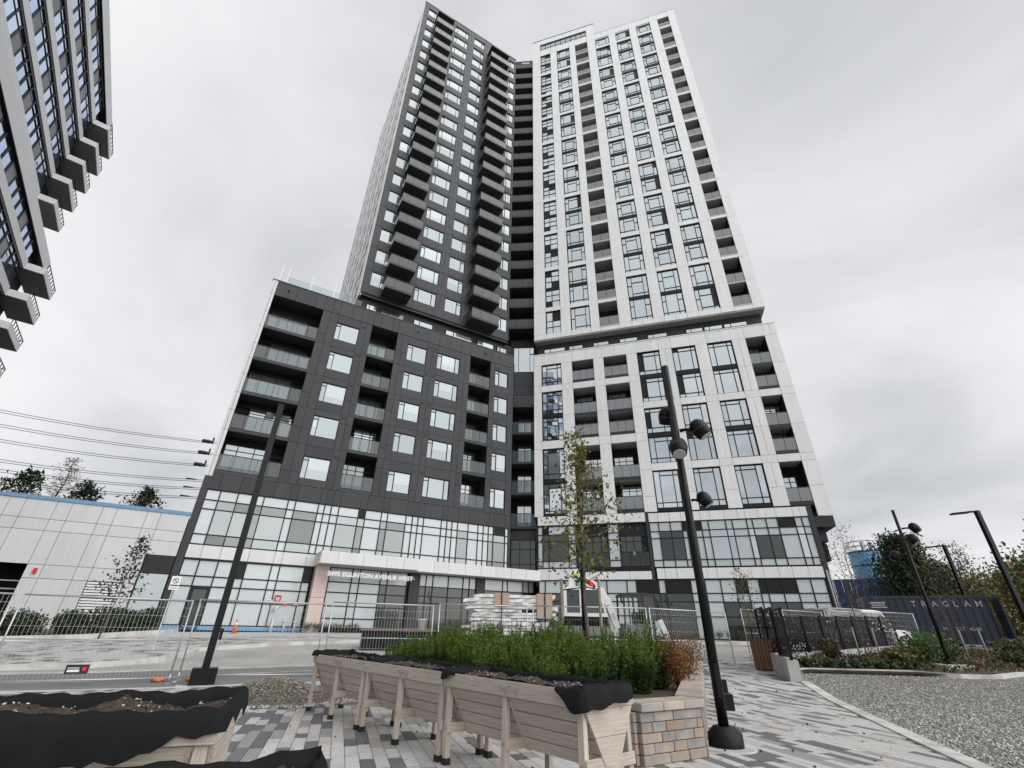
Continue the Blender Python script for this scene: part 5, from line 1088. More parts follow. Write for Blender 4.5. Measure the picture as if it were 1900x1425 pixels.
# ================================================================== temporary steel fence panels
mat('galv', (.52, .53, .53), .38, metal=.55, vary=.06); mat('orange_plastic', (.62, .17, .06), .6); mat('black_sign', (.012, .012, .012), .4); mat('safety_red', (.6, .03, .04), .4)
def fence_panel(a, b, lab, H=1.83, feet=True, za=None, zb=None, mid=True):
    a, b = Vector(a), Vector(b); za = zg(a.y) if za is None else za; zb = zg(b.y) if zb is None else zb; d = b - a; L = d.length; ang = math.atan2(d.y, d.x)
    sh = (zb - za) / L; M = Matrix.Translation((a.x, a.y, za)) @ Matrix.Rotation(ang, 4, 'Z') @ Matrix(((1, 0, 0, 0), (0, 1, 0, 0), (sh, 0, 1, 0), (0, 0, 0, 1)))
    o = thing('fence_panel', (0, 0, 0), lab, 'fence panel', 'temporary steel fence panels', M=M); z0 = .12
    MB().tube([(.04, 0, z0), (.04, 0, H)], .019, 8).tube([(L - .04, 0, z0), (L - .04, 0, H)], .019, 8).tube([(.04, 0, H - .02), (L - .04, 0, H - .02)], .019, 8).tube([(.04, 0, z0), (L - .04, 0, z0)], .017, 8).tube([(.04, 0, .92), (L - .04, 0, .92)], .012, 8).obj('frame', 'galv', o, M)
    w = MB(); n = int(L / .085)
    for i in range(1, n): x = .04 + (L - .08) * i / n; w.box((x - .0022, -.0022, z0), (x + .0022, .0022, H - .02))
    for z in (.42, .66, 1.18, 1.45, 1.64): w.box((.04, .003, z - .0022), (L - .04, .0074, z + .0022))
    w.obj('wire_mesh', 'galv', o, M, 'stuff')
    if feet:
        for x in (.04, L - .04): MB().box((x - .04, -.32, .0), (x + .04, .32, .03)).tube([(x, 0, .03), (x, 0, .2)], .025, 8).obj('foot', 'galv', o, M)
    return o, M
fp = [(-14.0, 9.0), (-11.1, 11.5), (-8.1, 13.25), (-5.05, 14.5), (-2.15, 15.6), (.73, 16.1), (4.5, 16.1), (7.9, 18.15)]
fl_ = ['temporary steel fence panel at the left edge of the frame', 'temporary steel fence panel in front of the hedge by the annex', 'temporary steel fence panel right of the square lamp post', 'temporary steel fence panel behind the far trough planter', 'temporary steel fence panel in front of the strapped board stack', 'temporary steel fence panel in front of the excavator', 'temporary steel fence panel right of the excavator, behind the stone planter']
for i in range(7):
    d = (Vector(fp[i + 1]) - Vector(fp[i])).normalized() * .05; o, M = fence_panel(Vector(fp[i]) + d, Vector(fp[i + 1]) - d, fl_[i])
    if i == 1:
        s = add('sign_board', MB().box((1.30, -.035, .24), (1.72, -.025, .42)).mesh('s', 'black_sign'), o, M); MB().lathe([(.042, 0), (.042, .004)], 16).obj('emblem', 'safety_red', s, M @ T(1.64, -.036, .335) @ Matrix.Rotation(rad(90), 4, 'X'))
        MB().box((1.34, -.037, .355), (1.55, -.035, .37)).box((1.34, -.037, .285), (1.56, -.035, .33)).obj('print', 'white_paint', s, M)
for (x, y, l) in ((-8.4, 13.15, 'left orange sandbag on the fence foot by the lamp post'), (-7.7, 13.35, 'right orange sandbag on the fence foot by the lamp post'), (-4.95, 14.35, 'orange sandbag on the fence foot behind the far trough planter')):
    bm = bmesh.new(); bmesh.ops.create_uvsphere(bm, u_segments=12, v_segments=8, radius=1)
    for v in bm.verts: v.co = Vector((v.co.x * .17, v.co.y * .12, max(-.02, v.co.z * .06 + .03 + .012 * math.sin(v.co.x * 9))))
    me = bpy.data.meshes.new('sandbag'); bm.to_mesh(me); bm.free(); me.materials.append(MATS['orange_plastic']); tag(add('sandbag', me, None, T(x, y, zg(y) + .02)), l, 'sandbag', 'orange sandbags on the fence feet')
for a, b, l in (((10.0, 21.6), (12.6, 23.2), 'steel fence panel behind the near corner of the perforated fence'), ((12.7, 23.3), (15.6, 25.0), 'steel fence panel behind the white van roof'), ((15.7, 25.0), (19.0, 26.2), 'steel fence panel in front of the dark container'), ((19.1, 26.2), (22.2, 27.6), 'steel fence panel furthest right before the dark container')): fence_panel(a, b, l)
# ================================================================== perforated black fence on its concrete wall
def perf_panel(a, b, z0, z1, lab):
    a, b = Vector(a), Vector(b); d = b - a; L = d.length; M = Matrix.Translation((a.x, a.y, 0)) @ Matrix.Rotation(math.atan2(d.y, d.x), 4, 'Z'); o = thing('perforated_panel', (a.x, a.y, z0), lab, 'fence panel', 'perforated black fence panels'); H = z1 - z0
    for x in (.0, L): MB().box((x - .045, -.04, z0 - .12), (x + .045, .04, z1 + .01)).obj('post', 'lamp_black', o, M)
    MB().box((.046, -.02, z1 - .06), (L - .046, .02, z1)).box((.046, -.02, z0), (L - .046, .02, z0 + .07)).box((.046, -.015, z0 + .07), (.12, .015, z1 - .06)).box((L - .12, -.015, z0 + .07), (L - .046, .015, z1 - .06)).obj('panel_frame', 'lamp_black', o, M)
    w = MB(); x0, x1, za, zb = .1, L - .1, z0 + .05, z1 - .04; st = .105
    hh, pq = .105, .125; rows = int((zb - za) / hh); n = int((x1 - x0) / pq); hh = (zb - za) / rows; pq = (x1 - x0) / n
    for r in range(rows):
        z = za + r * hh; w.box((x0, -.005, z - .011), (x1, .005, z + .011)); f0 = .5 * (r % 2)
        for k in range(n):
            a, b, c = x0 + (k + f0 * 0) * pq, x0 + (k + .5) * pq, x0 + (k + 1) * pq
            if r % 2: za_, zb__ = z + hh, z
            else: za_, zb__ = z, z + hh
            w.quad([(a - .013, 0, za_), (a + .013, 0, za_), (b + .013, 0, zb__), (b - .013, 0, zb__)]); w.quad([(c - .013, 0, za_), (c + .013, 0, za_), (b + .013, 0, zb__), (b - .013, 0, zb__)])
            if random.random() < .62: w.quad([(a, 0, za_), (c, 0, za_), (b, 0, zb__)])
            if random.random() < .62: w.quad([(b, 0, zb__), (b + pq, 0, zb__), (c, 0, za_)]) if c < x1 - .01 else None
    w.obj('perforated_sheet', 'lamp_black', o, M, 'stuff'); return o
cwl = thing('garden_wall', (8.4, 15.4, 0), 'low concrete wall carrying the black perforated fence beside the plaza', 'wall')
A1, A2, A3 = Vector((8.32, 15.35)), Vector((9.62, 19.6)), Vector((13.0, 22.7))
for a, b, h0, h1 in ((A1, A2, .53, .58), (A2 + Vector((.1, .1)), Vector((20.6, 27.2)), .25, .2)):
    d = (b - a); L = d.length; d.normalize(); n = Vector((-d.y, d.x)); k = max(1, int(L / 2))
    for i in range(k):
        p, q = a + d * (L * i / k), a + d * (L * (i + 1) / k); mb = MB(); zz = [zg(p.y), zg(q.y)]; hh = .53 if h0 > .4 else .26
        P = [(p - n * .16, zz[0] - .3), (q - n * .16, zz[1] - .3), (q + n * .16, zz[1] - .3), (p + n * .16, zz[0] - .3), (p - n * .15, zz[0] + hh), (q - n * .15, zz[1] + hh), (q + n * .15, zz[1] + hh), (p + n * .15, zz[0] + hh)]
        mb.v = [(v.x, v.y, z) for v, z in P]; mb.f = [(0, 3, 2, 1), (4, 5, 6, 7), (0, 1, 5, 4), (1, 2, 6, 5), (2, 3, 7, 6), (3, 0, 4, 7)]; mb.m = [0] * 6; mb.sm = [False] * 6; mb.obj('wall_section', 'concrete', cwl)
for i in range(3):
    a, b = A1.lerp(A2, i / 3 + .02), A1.lerp(A2, (i + 1) / 3 - .005); z = zg((a.y + b.y) / 2) + .56; perf_panel(a, b, z, z + 1.32, ['perforated black panel nearest the camera beside the wooden bin', 'second perforated black panel beside the plaza', 'third perforated black panel at the far end of the plaza wall'][i])
E1, E2 = A2 + Vector((.3, .3)), Vector((20.6, 27.2))
for i in range(8):
    a, b = E1.lerp(E2, i / 8 + .002), E1.lerp(E2, (i + 1) / 8 - .002); z = zg((a.y + b.y) / 2) + .3; perf_panel(a, b, z, z + 1.28, ['first', 'second', 'third', 'fourth', 'fifth', 'sixth', 'seventh', 'eighth'][i] + ' perforated black panel from the plaza corner along the garden')
# ================================================================== bin, bench box, bucket, cone, sign
o = thing('litter_bin', (8.85, 18.3, .3), 'round litter bin clad in reddish-brown wooden slats', 'bin'); M = T(8.85, 18.0, .27); MB().lathe([(.33, .02), (.36, .92), (.31, .92), (.29, .2)], 28).obj('liner', 'frame', o, M)
for k in range(22):
    t = 6.283 * k / 22; x0, y0, x1, y1 = math.cos(t) * .35, math.sin(t) * .35, math.cos(t) * .385, math.sin(t) * .385; MB().bar((x0, y0, .03), (x1, y1, .93), .088, .022, upv=(math.cos(t), math.sin(t), 0)).obj('slat', 'bin_wood', o, M)
MB().tube([(-.3, 0, .92), (-.3, 0, 1.25)], .02, 8).tube([(.3, 0, .92), (.3, 0, 1.25)], .02, 8).box((-.38, -.3, 1.25), (.38, .3, 1.29)).obj('rain_hood', 'frame', o, M)
o = thing('bench_box', (-6, 21.5, .45), 'dark slatted planter box with a brown timber top behind the fence', 'planter'); M = T(-6.0, 21.5, .44) @ Matrix.Rotation(rad(4), 4, 'Z')
for k in range(33): MB().box((k * .2, 0, .02), (k * .2 + .15, .03, .72)).obj('slat', 'frame', o, M)
for k in range(10): MB().box((0, .1 + k * .2, .02), (.03, .25 + k * .2, .72)).obj('slat', 'frame', o, M)
MB().box((.05, .06, 0), (6.5, 2.0, .7)).obj('box', 'backing', o, M)
for k in range(5): MB().box((-.06, -.06 + k * .42, .73), (6.7, .34 + k * .42, .8)).obj('top_board', 'bench_wood', o, M)
o = thing('bucket', (-3.65, 21.9, 1.25), 'white plastic bucket standing on the dark slatted box', 'bucket'); M = T(-3.62, 21.95, 1.245); MB().lathe([(.15, 0), (.18, .36), (.19, .36), (.19, .39), (.165, .39), (.14, .05)], 22).obj('shell', 'white_paint', o, M); MB().tube([(.19, 0, .36), (.13, -.13, .22), (0, -.2, .18), (-.13, -.13, .22), (-.19, 0, .36)], .006, 6).obj('handle', 'bolt', o, M)
o = thing('traffic_cone', (-15.7, 29.6, .85), 'orange traffic cone by the annex corner', 'cone'); M = T(-15.3, 29.2, .84); MB().box((-.19, -.19, 0), (.19, .19, .04)).obj('base', 'orange_plastic', o, M); MB().lathe([(.14, .04), (.085, .42), (.03, .72), (.0, .72)], 18).obj('body', 'orange_plastic', o, M); MB().lathe([(.089, .42), (.066, .54)], 18).obj('collar', 'white_paint', o, M)
o = thing('no_parking_sign', (-12.6, 18.8, .31), 'white no-parking sign on a thin post before the annex', 'sign'); M = T(-12.6, 18.85, .34) @ Matrix.Rotation(rad(33), 4, 'Z'); MB().bar((0, 0, -.1), (0, 0, 2.55), .05, .035).obj('post', 'galv', o, M); pl_ = MB().box((-.15, -.04, 2.05), (.15, -.035, 2.52)).obj('plate', 'white_paint', o, M)
mb = MB()
for k in range(24): t0, t1 = 6.283 * k / 24, 6.283 * (k + 1) / 24; mb.quad([(math.cos(t0) * .1, -.0425, 2.36 + math.sin(t0) * .1), (math.cos(t1) * .1, -.0425, 2.36 + math.sin(t1) * .1), (math.cos(t1) * .078, -.0425, 2.36 + math.sin(t1) * .078), (math.cos(t0) * .078, -.0425, 2.36 + math.sin(t0) * .078)])
mb.bar((-.065, -.0427, 2.425), (.065, -.0427, 2.295), .002, .02).obj('emblem', 'black_sign', pl_, M); text('P', .15, 'black_sign', pl_, M @ T(-.045, -.042, 2.31), ext=.001); MB().box((-.13, -.043, 2.18), (.13, -.0405, 2.225)).box((-.12, -.043, 2.1), (.12, -.0405, 2.12)).obj('print', 'black_sign', pl_, M)
# ================================================================== grey panelled annex left of the charcoal wing
AN = thing('annex', (-23, 28, .83), 'low grey panelled parking annex with a blue roof edge', 'building')
uj = [-16.6, -15.3, -14.6, -13.0, -12.3, -11.0, -10.3, -9.65, -8.34, -7.67, -6.35, -5.68, -4.29, -3.63, -2.17, -1.5, -.02]; zj = [.85, 3.23, 3.9, 5.6, 6.2, 7.2]
def apan(u0, u1, z0, z1): MB().box((J, 0, J), (u1 - u0 - J, .08, z1 - z0 - J)).obj('wall_panel', 'grey_white_panel', AN, F_DP @ T(u0, .0, z0))
for a, b in zip(uj[:-1], uj[1:]):
    for z0, z1 in zip(zj[:-1], zj[1:]):
        m = (a + b) / 2
        if z1 <= 3.95 and m < -6.36 and m > -14: continue
        if m > -3.63 and m < -2.17 and z1 < 3.3: continue
        if m > -1.5 and z1 < 4: continue
        if m > -1.5 and z1 < 5.7: z0 = 4.8
        apan(a, b, z0, z1)
MB().box((-16.6, .1, .5), (-14.0, 12, 7.1)).box((-14.0, .1, 4.0), (-6.36, 12, 7.1)).box((-14, 3.5, .5), (-6.36, 12, 4.0)).box((-6.36, .1, .5), (-.05, 12, 7.1)).obj('core', 'backing', AN, F_DP)
MB().box((-16.65, -.06, 7.2), (-.02, .25, 7.4)).obj('roof_edge', 'blue_tape', AN, F_DP)
mb = MB().box((-3.62, .06, 1.0), (-2.18, .09, 3.23))
mb.obj('louvre_back', 'frame', AN, F_DP)
for k in range(16): MB().obox((-2.9, .02, 1.1 + k * .136), (.70, 0, 0), (0, .02, .048), (0, .004, -.002)).obj('louvre_slat', 'metal_louvre', AN, F_DP)
mb = MB().box((-1.44, .05, 3.82), (-.04, .09, 4.8))
for k in range(12): mb.box((-1.42, .01, 3.85 + k * .078), (-.06, .05, 3.89 + k * .078))
mb.obj('dark_louvre', 'louvre', AN, F_DP); MB().box((-1.42, .03, 2.4), (-.06, .06, 3.78)).box((-1.42, .03, 1.2), (-.06, .06, 2.36)).obj('glass_panel', 'spandrel', AN, F_DP); MB().box((-1.5, -.01, 1.0), (-1.43, .1, 4.85)).obj('mullion', 'frame', AN, F_DP)
al = MB().box((-6.0, -.1, 3.45), (-5.85, 0, 3.72)).obj('alarm_light', 'safety_red', AN, F_DP)
MB().box((-13.9, 1.2, 2.7), (-6.4, 1.25, 2.76)).box((-13.9, 1.2, 3.1), (-6.4, 1.25, 3.16)).obj('shutter_rail', 'metal_louvre', AN, F_DP)

# ================================================================== second tower overhead at the left
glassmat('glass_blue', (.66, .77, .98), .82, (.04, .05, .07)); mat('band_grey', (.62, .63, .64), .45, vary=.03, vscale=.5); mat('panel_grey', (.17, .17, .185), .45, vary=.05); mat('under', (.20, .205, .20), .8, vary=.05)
TL = (-.5948, .8039)
def leftblock(d, u_end, zs, par, u_start, root, balc=5, top_over=4.6):
    F = frame(TL, d, 51.65)
    MB().box((u_start, .55, zs[-1] - 3.2), (u_end + 3.4, 16, par[1] - .3)).obj('core', 'backing', root, F)
    MB().box((u_start, -.12, par[0]), (u_end + top_over, 14, par[1])).obj('parapet', 'band_grey', root, F)
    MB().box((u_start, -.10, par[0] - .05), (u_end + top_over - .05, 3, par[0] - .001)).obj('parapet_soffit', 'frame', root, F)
    for zi, z in enumerate(zs):
        n = int((u_end - u_start) / 2.8)
        for k in range(n): MB().box((0, 0, 0), (2.785, .55, .80)).obj('band_panel', 'band_grey', root, F @ T(u_end - (k + 1) * 2.8, 0, z))
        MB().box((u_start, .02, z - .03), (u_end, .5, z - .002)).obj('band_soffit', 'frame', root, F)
        bay = 5.4; m = int((u_end - u_start) / bay) + 1
        for k in range(m):
            u = u_end - (k + 1) * bay; fr = MB()
            for x in (0, 1.45, 2.75, 4.05): fr.box((x - .07, .05, .80), (x + .07, .25, 2.7))
            fr.box((0, .06, 2.15), (bay, .2, 2.2)).box((0, .03, 2.66), (bay, .46, 2.92)); w = fr.obj('window', 'frame', root, F @ T(u, 0, z)); MB().box((.06, .09, .80), (1.39, .2, 2.15)).obj('infill_panel', 'panel_grey', w, F @ T(u, 0, z))
            MB().quad([(1.5, .12, .80), (bay, .12, .80), (bay, .12, 2.68), (1.5, .12, 2.68)]).quad([(0, .14, 2.2), (1.45, .14, 2.2), (1.45, .14, 2.68), (0, .14, 2.68)]).obj('pane', 'glass_blue', w, F @ T(u, 0, z) @ Matrix.Rotation(random.gauss(0, .004), 4, 'X'))
        if zi < balc:
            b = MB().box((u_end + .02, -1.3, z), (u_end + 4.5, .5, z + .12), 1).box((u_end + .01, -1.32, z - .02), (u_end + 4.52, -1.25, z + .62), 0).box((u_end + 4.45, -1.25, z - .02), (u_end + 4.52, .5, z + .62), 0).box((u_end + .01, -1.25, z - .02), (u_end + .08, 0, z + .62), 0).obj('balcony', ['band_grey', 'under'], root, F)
            r = MB().tube([(u_end + .05, -1.3, z + 1.1), (u_end + 4.5, -1.3, z + 1.1), (u_end + 4.5, .3, z + 1.1)], .04, 6)
            for x in range(8): r.bar((u_end + .1 + x * .62, -1.29, z + .5), (u_end + .1 + x * .62, -1.29, z + 1.1), .05)
            r.obj('rail', 'frame', b, F)
LT_ = thing('neighbour_tower', (-40, 24, .83), 'grey banded neighbouring tower looming at the upper left with end balconies', 'building')
leftblock(19.0, 0., [48.7 - 2.95 * k for k in range(6)], (51.65, 53.1), -44, LT_)
leftblock(16.1, -2.4, [27.9 - 2.9 * k for k in range(4)], (30.2, 31.4), -38, LT_, top_over=3.9)
F_ = frame(TL, 16.1, 51.65); MB().box((-38, 2, .5), (1, 18, 19.0)).obj('lower_core', 'panel_grey', LT_, F_); MB().box((-44, 3.2, 27), (0.5, 18, 34.0)).obj('lower_core', 'panel_grey', LT_, F_)

# ================================================================== power lines far behind the annex
mat('cable', (.03, .03, .03), .6)
def at_ae(azd, el, D): a = rad(azd); return Vector((math.sin(a) * D, math.cos(a) * D, HC + el * D))
for i, (a0, e0, a1, e1) in enumerate(((-50.88, .2814, -34.0, .3068), (-50.43, .262, -34.0, .2845), (-49.97, .2419, -34.0, .2613), (-49.33, .2138, -33.6, .2339), (-49.04, .2010, -33.6, .2189), (-48.73, .1876, -33.6, .2027))):
    lab = ['topmost', 'second', 'third', 'fourth', 'fifth', 'lowest'][i] + ' twin power cable crossing the sky left of the charcoal wing'
    o = thing('power_line', tuple(at_ae(a0, 0, 100)), lab, 'power line', 'power lines behind the annex'); A, Bv = at_ae(a0 - 8, e0 - .013 + .004, 112), at_ae(a1, e1, 95)
    for k in (0, 1):
        pts = [A.lerp(Bv, t / 16) + Vector((0, 0, -2.2 * 4 * (t / 16) * (1 - t / 16) * .55 - k * .45 * (1 - .4 * t / 16))) for t in range(17)]; MB().tube(pts, .045, 5).obj('cable', 'cable', o)
    mb = MB(); d = (A - Bv).normalized()
    c = Bv + d * (1.2 if i < 3 else 2.2) - Vector((0, 0, .2)); mb.tube([tuple(c), tuple(c + d * .5), tuple(c + d * 1.6), tuple(c + d * 1.7)], [.2, .34, .34, .1] if i < 3 else [.05, .12, .12, .05], 8)
    if i < 3: mb.bar(tuple(c + Vector((0, 0, -.3))), tuple(c + Vector((0, 0, .9))), .2)
    mb.obj('insulator', 'cable', o)

# ================================================================== building-site machines and materials
mat('machine_white', (.74, .74, .73), .35, vary=.06, vscale=4, coat=.3); mat('machine_dark', (.02, .02, .022), .45); mat('machine_grey', (.16, .16, .16), .5); mat('logo_red', (.55, .02, .02), .4); mat('cab_glass', (.03, .045, .045), .08, spec=.8); mat('yellow_tag', (.65, .6, .1), .5)
ex = thing('excavator', (3.3, 22.3, .49), 'white compact excavator with its boom folded up over the cab', 'excavator'); M = T(3.3, 22.3, .49)
for s in (-1, 1):
    mb = MB(); prof = [(-1.15, .28), (-1.0, .05), (1.0, .05), (1.15, .28), (1.0, .52), (-1.0, .52)]; y0, y1 = (s * .75 - .18, s * .75 + .18); n = len(mb.v); mb.v += [(p[0], y0, p[1]) for p in prof] + [(p[0], y1, p[1]) for p in prof]; mb.f += [tuple(range(6)), tuple(range(11, 5, -1))] + [(i, i + 6, (i + 1) % 6 + 6, (i + 1) % 6) for i in range(6)]; mb.m = [0] * 8; mb.sm = [False] * 8; mb.obj('track', 'rubber', ex, M)
add('house', bevel(MB().box((-1.0, -.8, .62), (1.05, .8, 1.45)).mesh('h', 'machine_grey'), .08, 2), ex, M); MB().box((-.9, -.5, .5), (.9, .5, .62)).obj('undercarriage', 'machine_dark', ex, M)
cb = thing
c_ = MB(); xs0, xs1 = -.82, .62
for (x, y) in ((xs0, -.78), (xs0, .1), (xs1, .1)): c_.box((x - .06, y, 1.45), (x + .07, y + .07, 2.42))
c_.bar((xs1 + .28, -.745, 1.45), (xs1 + .05, -.745, 2.42), .09, .08); c_.box((-.2, -.785, 1.45), (-.06, -.71, 2.42)); c_.box((xs0 - .09, -.82, 2.4), (xs1 + .15, .2, 2.53)); c_.box((xs0 - .08, -.80, 1.02), (xs1 + .34, .19, 1.50)); cab = c_.obj('cab', 'machine_white', ex, M)
MB().box((xs0 + .06, -.755, 1.50), (-.2, -.735, 2.4)).box((-.06, -.755, 1.50), (xs1 + .05, -.735, 2.4)).box((xs0 - .03, -.7, 1.62), (xs0 - .01, .1, 2.4)).box((xs1 + .1, -.7, 1.62), (xs1 + .12, .1, 2.4)).obj('pane', 'cab_glass', cab, M)
MB().box((-.4, -.3, 1.5), (.0, .05, 2.1)).obj('seat', 'machine_dark', cab, M)
bo = MB(); P = [Vector((1.42, -.35, .95)), Vector((1.15, -.35, 1.85)), Vector((.72, -.35, 2.46)), Vector((.1, -.35, 2.86)), Vector((-.42, -.35, 3.2))]
wv = [.24, .30, .38, .32, .2]
for i in range(4):
    a, b = P[i], P[i + 1]; d = (b - a).normalized(); nn = Vector((-d.z, 0, d.x)); q = [a + nn * wv[i] / 2, a - nn * wv[i] / 2, b - nn * wv[i + 1] / 2, b + nn * wv[i + 1] / 2]; n = len(bo.v); bo.v += [(v.x, v.y - .11, v.z) for v in q] + [(v.x, v.y + .11, v.z) for v in q]
    bo.f += [(n, n + 1, n + 2, n + 3), (n + 7, n + 6, n + 5, n + 4), (n, n + 4, n + 5, n + 1), (n + 1, n + 5, n + 6, n + 2), (n + 2, n + 6, n + 7, n + 3), (n + 3, n + 7, n + 4, n)]; bo.m += [0] * 6; bo.sm += [False] * 6
boom = bo.obj('boom', 'machine_white', ex, M); mb = MB()
for k in range(20): t0, t1 = 6.283 * k / 20, 6.283 * (k + 1) / 20; ca, sa = math.cos(-.55), math.sin(-.55); f = lambda t: (.33 + math.cos(t) * .34 * ca - math.sin(t) * .11 * sa, -.464, 2.70 + math.cos(t) * .34 * sa + math.sin(t) * .11 * ca); mb.quad([f(t0), f(t1), (.33, -.464, 2.70)])
mb.obj('emblem', 'logo_red', boom, M); text('E55', .18, 'machine_dark', boom, M @ T(1.17, -.463, 1.5) @ Matrix.Rotation(rad(65), 4, 'Y'), ext=.001)
st = MB().bar((-.42, -.35, 3.25), (-.52, -.35, 2.0), .16, .24).obj('stick', 'machine_white', ex, M); MB().box((-.42, -.5, 2.92), (-.2, -.2, 3.1)).obj('tag', 'yellow_tag', st, M)
for k in range(3): MB().tube([(-.35 + k * .05, -.52, 3.0), (-.15 + k * .1, -.55, 2.75 - k * .05), (-.3 + k * .12, -.55, 2.3), (-.1 + k * .1, -.5, 2.1)], .018, 6).obj('hose', 'machine_dark', st, M)
MB().tube([(.9, -.35, 2.5), (.0, -.35, 3.08)], .05, 8).obj('cylinder', 'machine_dark', boom, M); MB().box((-.85, -.3, .9), (-.35, .3, 1.5)).bar((-.55, -.35, 2.0), (-.6, -.35, 1.2), .3, .3).obj('bucket', 'machine_grey', st, M)
ld = thing('loader', (5.7, 22.2, .49), 'compact loader with a black glazed cab right of the excavator', 'loader'); M = T(5.7, 22.2, .49); add('body', bevel(MB().box((-.75, -.7, .5), (.8, .7, 1.15)).mesh('b', 'machine_grey'), .06, 2), ld, M); MB().box((-.72, -.72, .35), (.78, .72, .5)).obj('chassis', 'machine_dark', ld, M)
cb_ = MB()
for (x0, x1, y) in ((-.72, -.7, -.68), (-.72, -.7, .62), (.78, .62, -.68), (.78, .62, .62), (.12, .1, -.68), (-.3, -.32, -.68)): cb_.bar((x0, y, 1.1), (x1, y, 2.25), .07)
cb_.box((-.75, -.72, 2.2), (.6, .7, 2.3)).box((-.5, -.6, 2.3), (.4, .6, 2.34)); cb_.tube([(-.75, -.68, 2.22), (-.82, -.68, 2.1), (-.78, -.68, 1.9)], .04, 6).tube([(.6, -.68, 2.24), (.72, -.68, 2.1), (.78, -.68, 1.6)], .045, 6); lc = cb_.obj('cab', 'machine_dark', ld, M); MB().box((.14, -.67, 1.15), (.62, -.66, 2.2)).box((.66, -.62, 1.15), (.68, .6, 2.15)).obj('pane', 'glass_dark', lc, M); MB().box((-.2, -.25, 1.0), (.25, .25, 1.6)).obj('seat', 'machine_dark', lc, M)
for (x, y) in ((-.5, -.78), (.55, -.78), (-.5, .78), (.55, .78)): MB().tube([(x, y - .12, .36), (x, y + .12, .36)], .36, 18).obj('wheel', 'rubber', ld, M)
MB().bar((.7, -.82, 1.3), (1.0, -.82, .5), .1, .2).obj('arm', 'machine_white', ld, M); MB().box((.85, -.85, .12), (1.15, .85, .6)).obj('bucket', 'machine_grey', ld, M); MB().box((.5, -.84, .55), (.74, -.80, 1.25)).obj('mirror', 'lens', ld, M)
# strapped stack of wrapped boards
mat('wrap', (.72, .72, .71), .35, vary=.06, vscale=5, bump=.5, bscale=14); mat('wrap_grey', (.50, .47, .44), .6, vary=.1, vscale=6, bump=.5, bscale=14); mat('card', (.47, .34, .27), .85, vary=.08)
sk = thing('board_stack', (0, 20.2, .4), 'strapped stack of white plastic-wrapped boards on timber bearers', 'stack'); M = T(.1, 20.0, .4) @ Matrix.Rotation(rad(2), 4, 'Z'); z = .50
for k in range(14):
    x0 = -1.72 + random.uniform(-.15, .35); x1 = 1.62 + random.uniform(-.4, .25); h = random.uniform(.07, .125); bm = bmesh.new(); nx = 14; V = {}
    if k in (2, 6, 9): x1 -= random.uniform(.6, 1.1)
    for i in range(nx + 1):
        for s, (yy, zz) in enumerate(((-.62, 0), (-.62, h), (.62, h), (.62, 0))): V[i, s] = bm.verts.new((x0 + (x1 - x0) * i / nx, yy + random.gauss(0, .035), z + zz * (1 + random.gauss(0, .05)) + .008 * math.sin(i * .5 + k) + (0 if 0 < i < nx else random.gauss(-.02, .03))))
    for i in range(nx):
        for s in range(4): bm.faces.new((V[i, s], V[i, (s + 1) % 4], V[i + 1, (s + 1) % 4], V[i + 1, s]))
    bm.faces.new([V[0, s] for s in range(4)]); bm.faces.new([V[nx, s] for s in (3, 2, 1, 0)]); me = bpy.data.meshes.new('wrapped_board'); bm.to_mesh(me); bm.free(); me.materials.append(MATS['wrap' if k not in (0, 4) else 'wrap_grey']); add('wrapped_board', me, sk, M); z += h + random.uniform(.005, .03)
for x, zz0, zz1 in ((-.62, z - .42, z + .02), (-.32, z - .42, z + .02), (1.02, z - .8, z + .02), (1.35, z - .8, z + .02)): MB().box((x, -.70, zz0), (x + .26, -.66, zz1)).box((x, -.70, zz1), (x + .26, .6, zz1 + .02)).obj('edge_card', 'card', sk, M)
for x in (-.36, 1.3): MB().box((x, -.715, .6), (x + .04, -.705, z + .05)).obj('strap', 'frame', sk, M)
for yv in (-.6, 0, .6): MB().box((-1.75, yv - .05, .45), (1.9, yv + .05, .56)).obj('bearer', 'pallet_wood', sk, M)
for xv in (-1.5, -.6, .3, 1.2): MB().box((xv, -.6, .0), (xv + .12, .6, .44)).obj('block', 'pallet_wood', sk, M)
# ================================================================== beyond: container, cars, silo, hoarding, barrier
mat('container_navy', (.018, .022, .042), .45, vary=.25, vscale=1.5, col2=(.03, .035, .06), c2scale=.9); mat('silo_blue', (.12, .30, .50), .4, vary=.10, vscale=1.2); mat('hoarding_navy', (.03, .055, .15), .5, vary=.1); mat('car_white', (.75, .75, .75), .25, coat=.8); mat('car_grey', (.10, .105, .11), .25, coat=.8)
cn = thing('shipping_container', (26, 31.3, .9), 'dark navy ribbed shipping container with white capital letters', 'container'); xd = Vector((.894, -.448)); yd = Vector((.448, .894)); Mc = Matrix(((xd.x, yd.x, 0, 23.3), (xd.y, yd.y, 0, 32.7), (0, 0, 1, 1.05), (0, 0, 0, 1)))
MB().box((0, .06, .1), (6.26, 2.44, 2.6)).obj('shell', 'container_navy', cn, Mc); MB().box((0, 0, 0), (6.26, .1, .14)).box((0, 0, 2.5), (6.26, .1, 2.64)).box((0, 0, .14), (.12, .1, 2.5)).box((6.14, 0, .14), (6.26, .1, 2.5)).obj('frame', 'container_navy', cn, Mc)
for k in range(15): MB().box((.16 + k * .4, .02, .14), (.36 + k * .4, .06, 2.5)).obj('rib', 'container_navy', cn, Mc)
mat('worn_white', (.34, .34, .34), .7, vary=.35, vscale=9)
for i, ch in enumerate('TRAGLAM'): text(ch, .46, 'worn_white', cn, Mc @ T(2.45 + i * .52, -.004, 2.02), ext=.002, bold=.004)
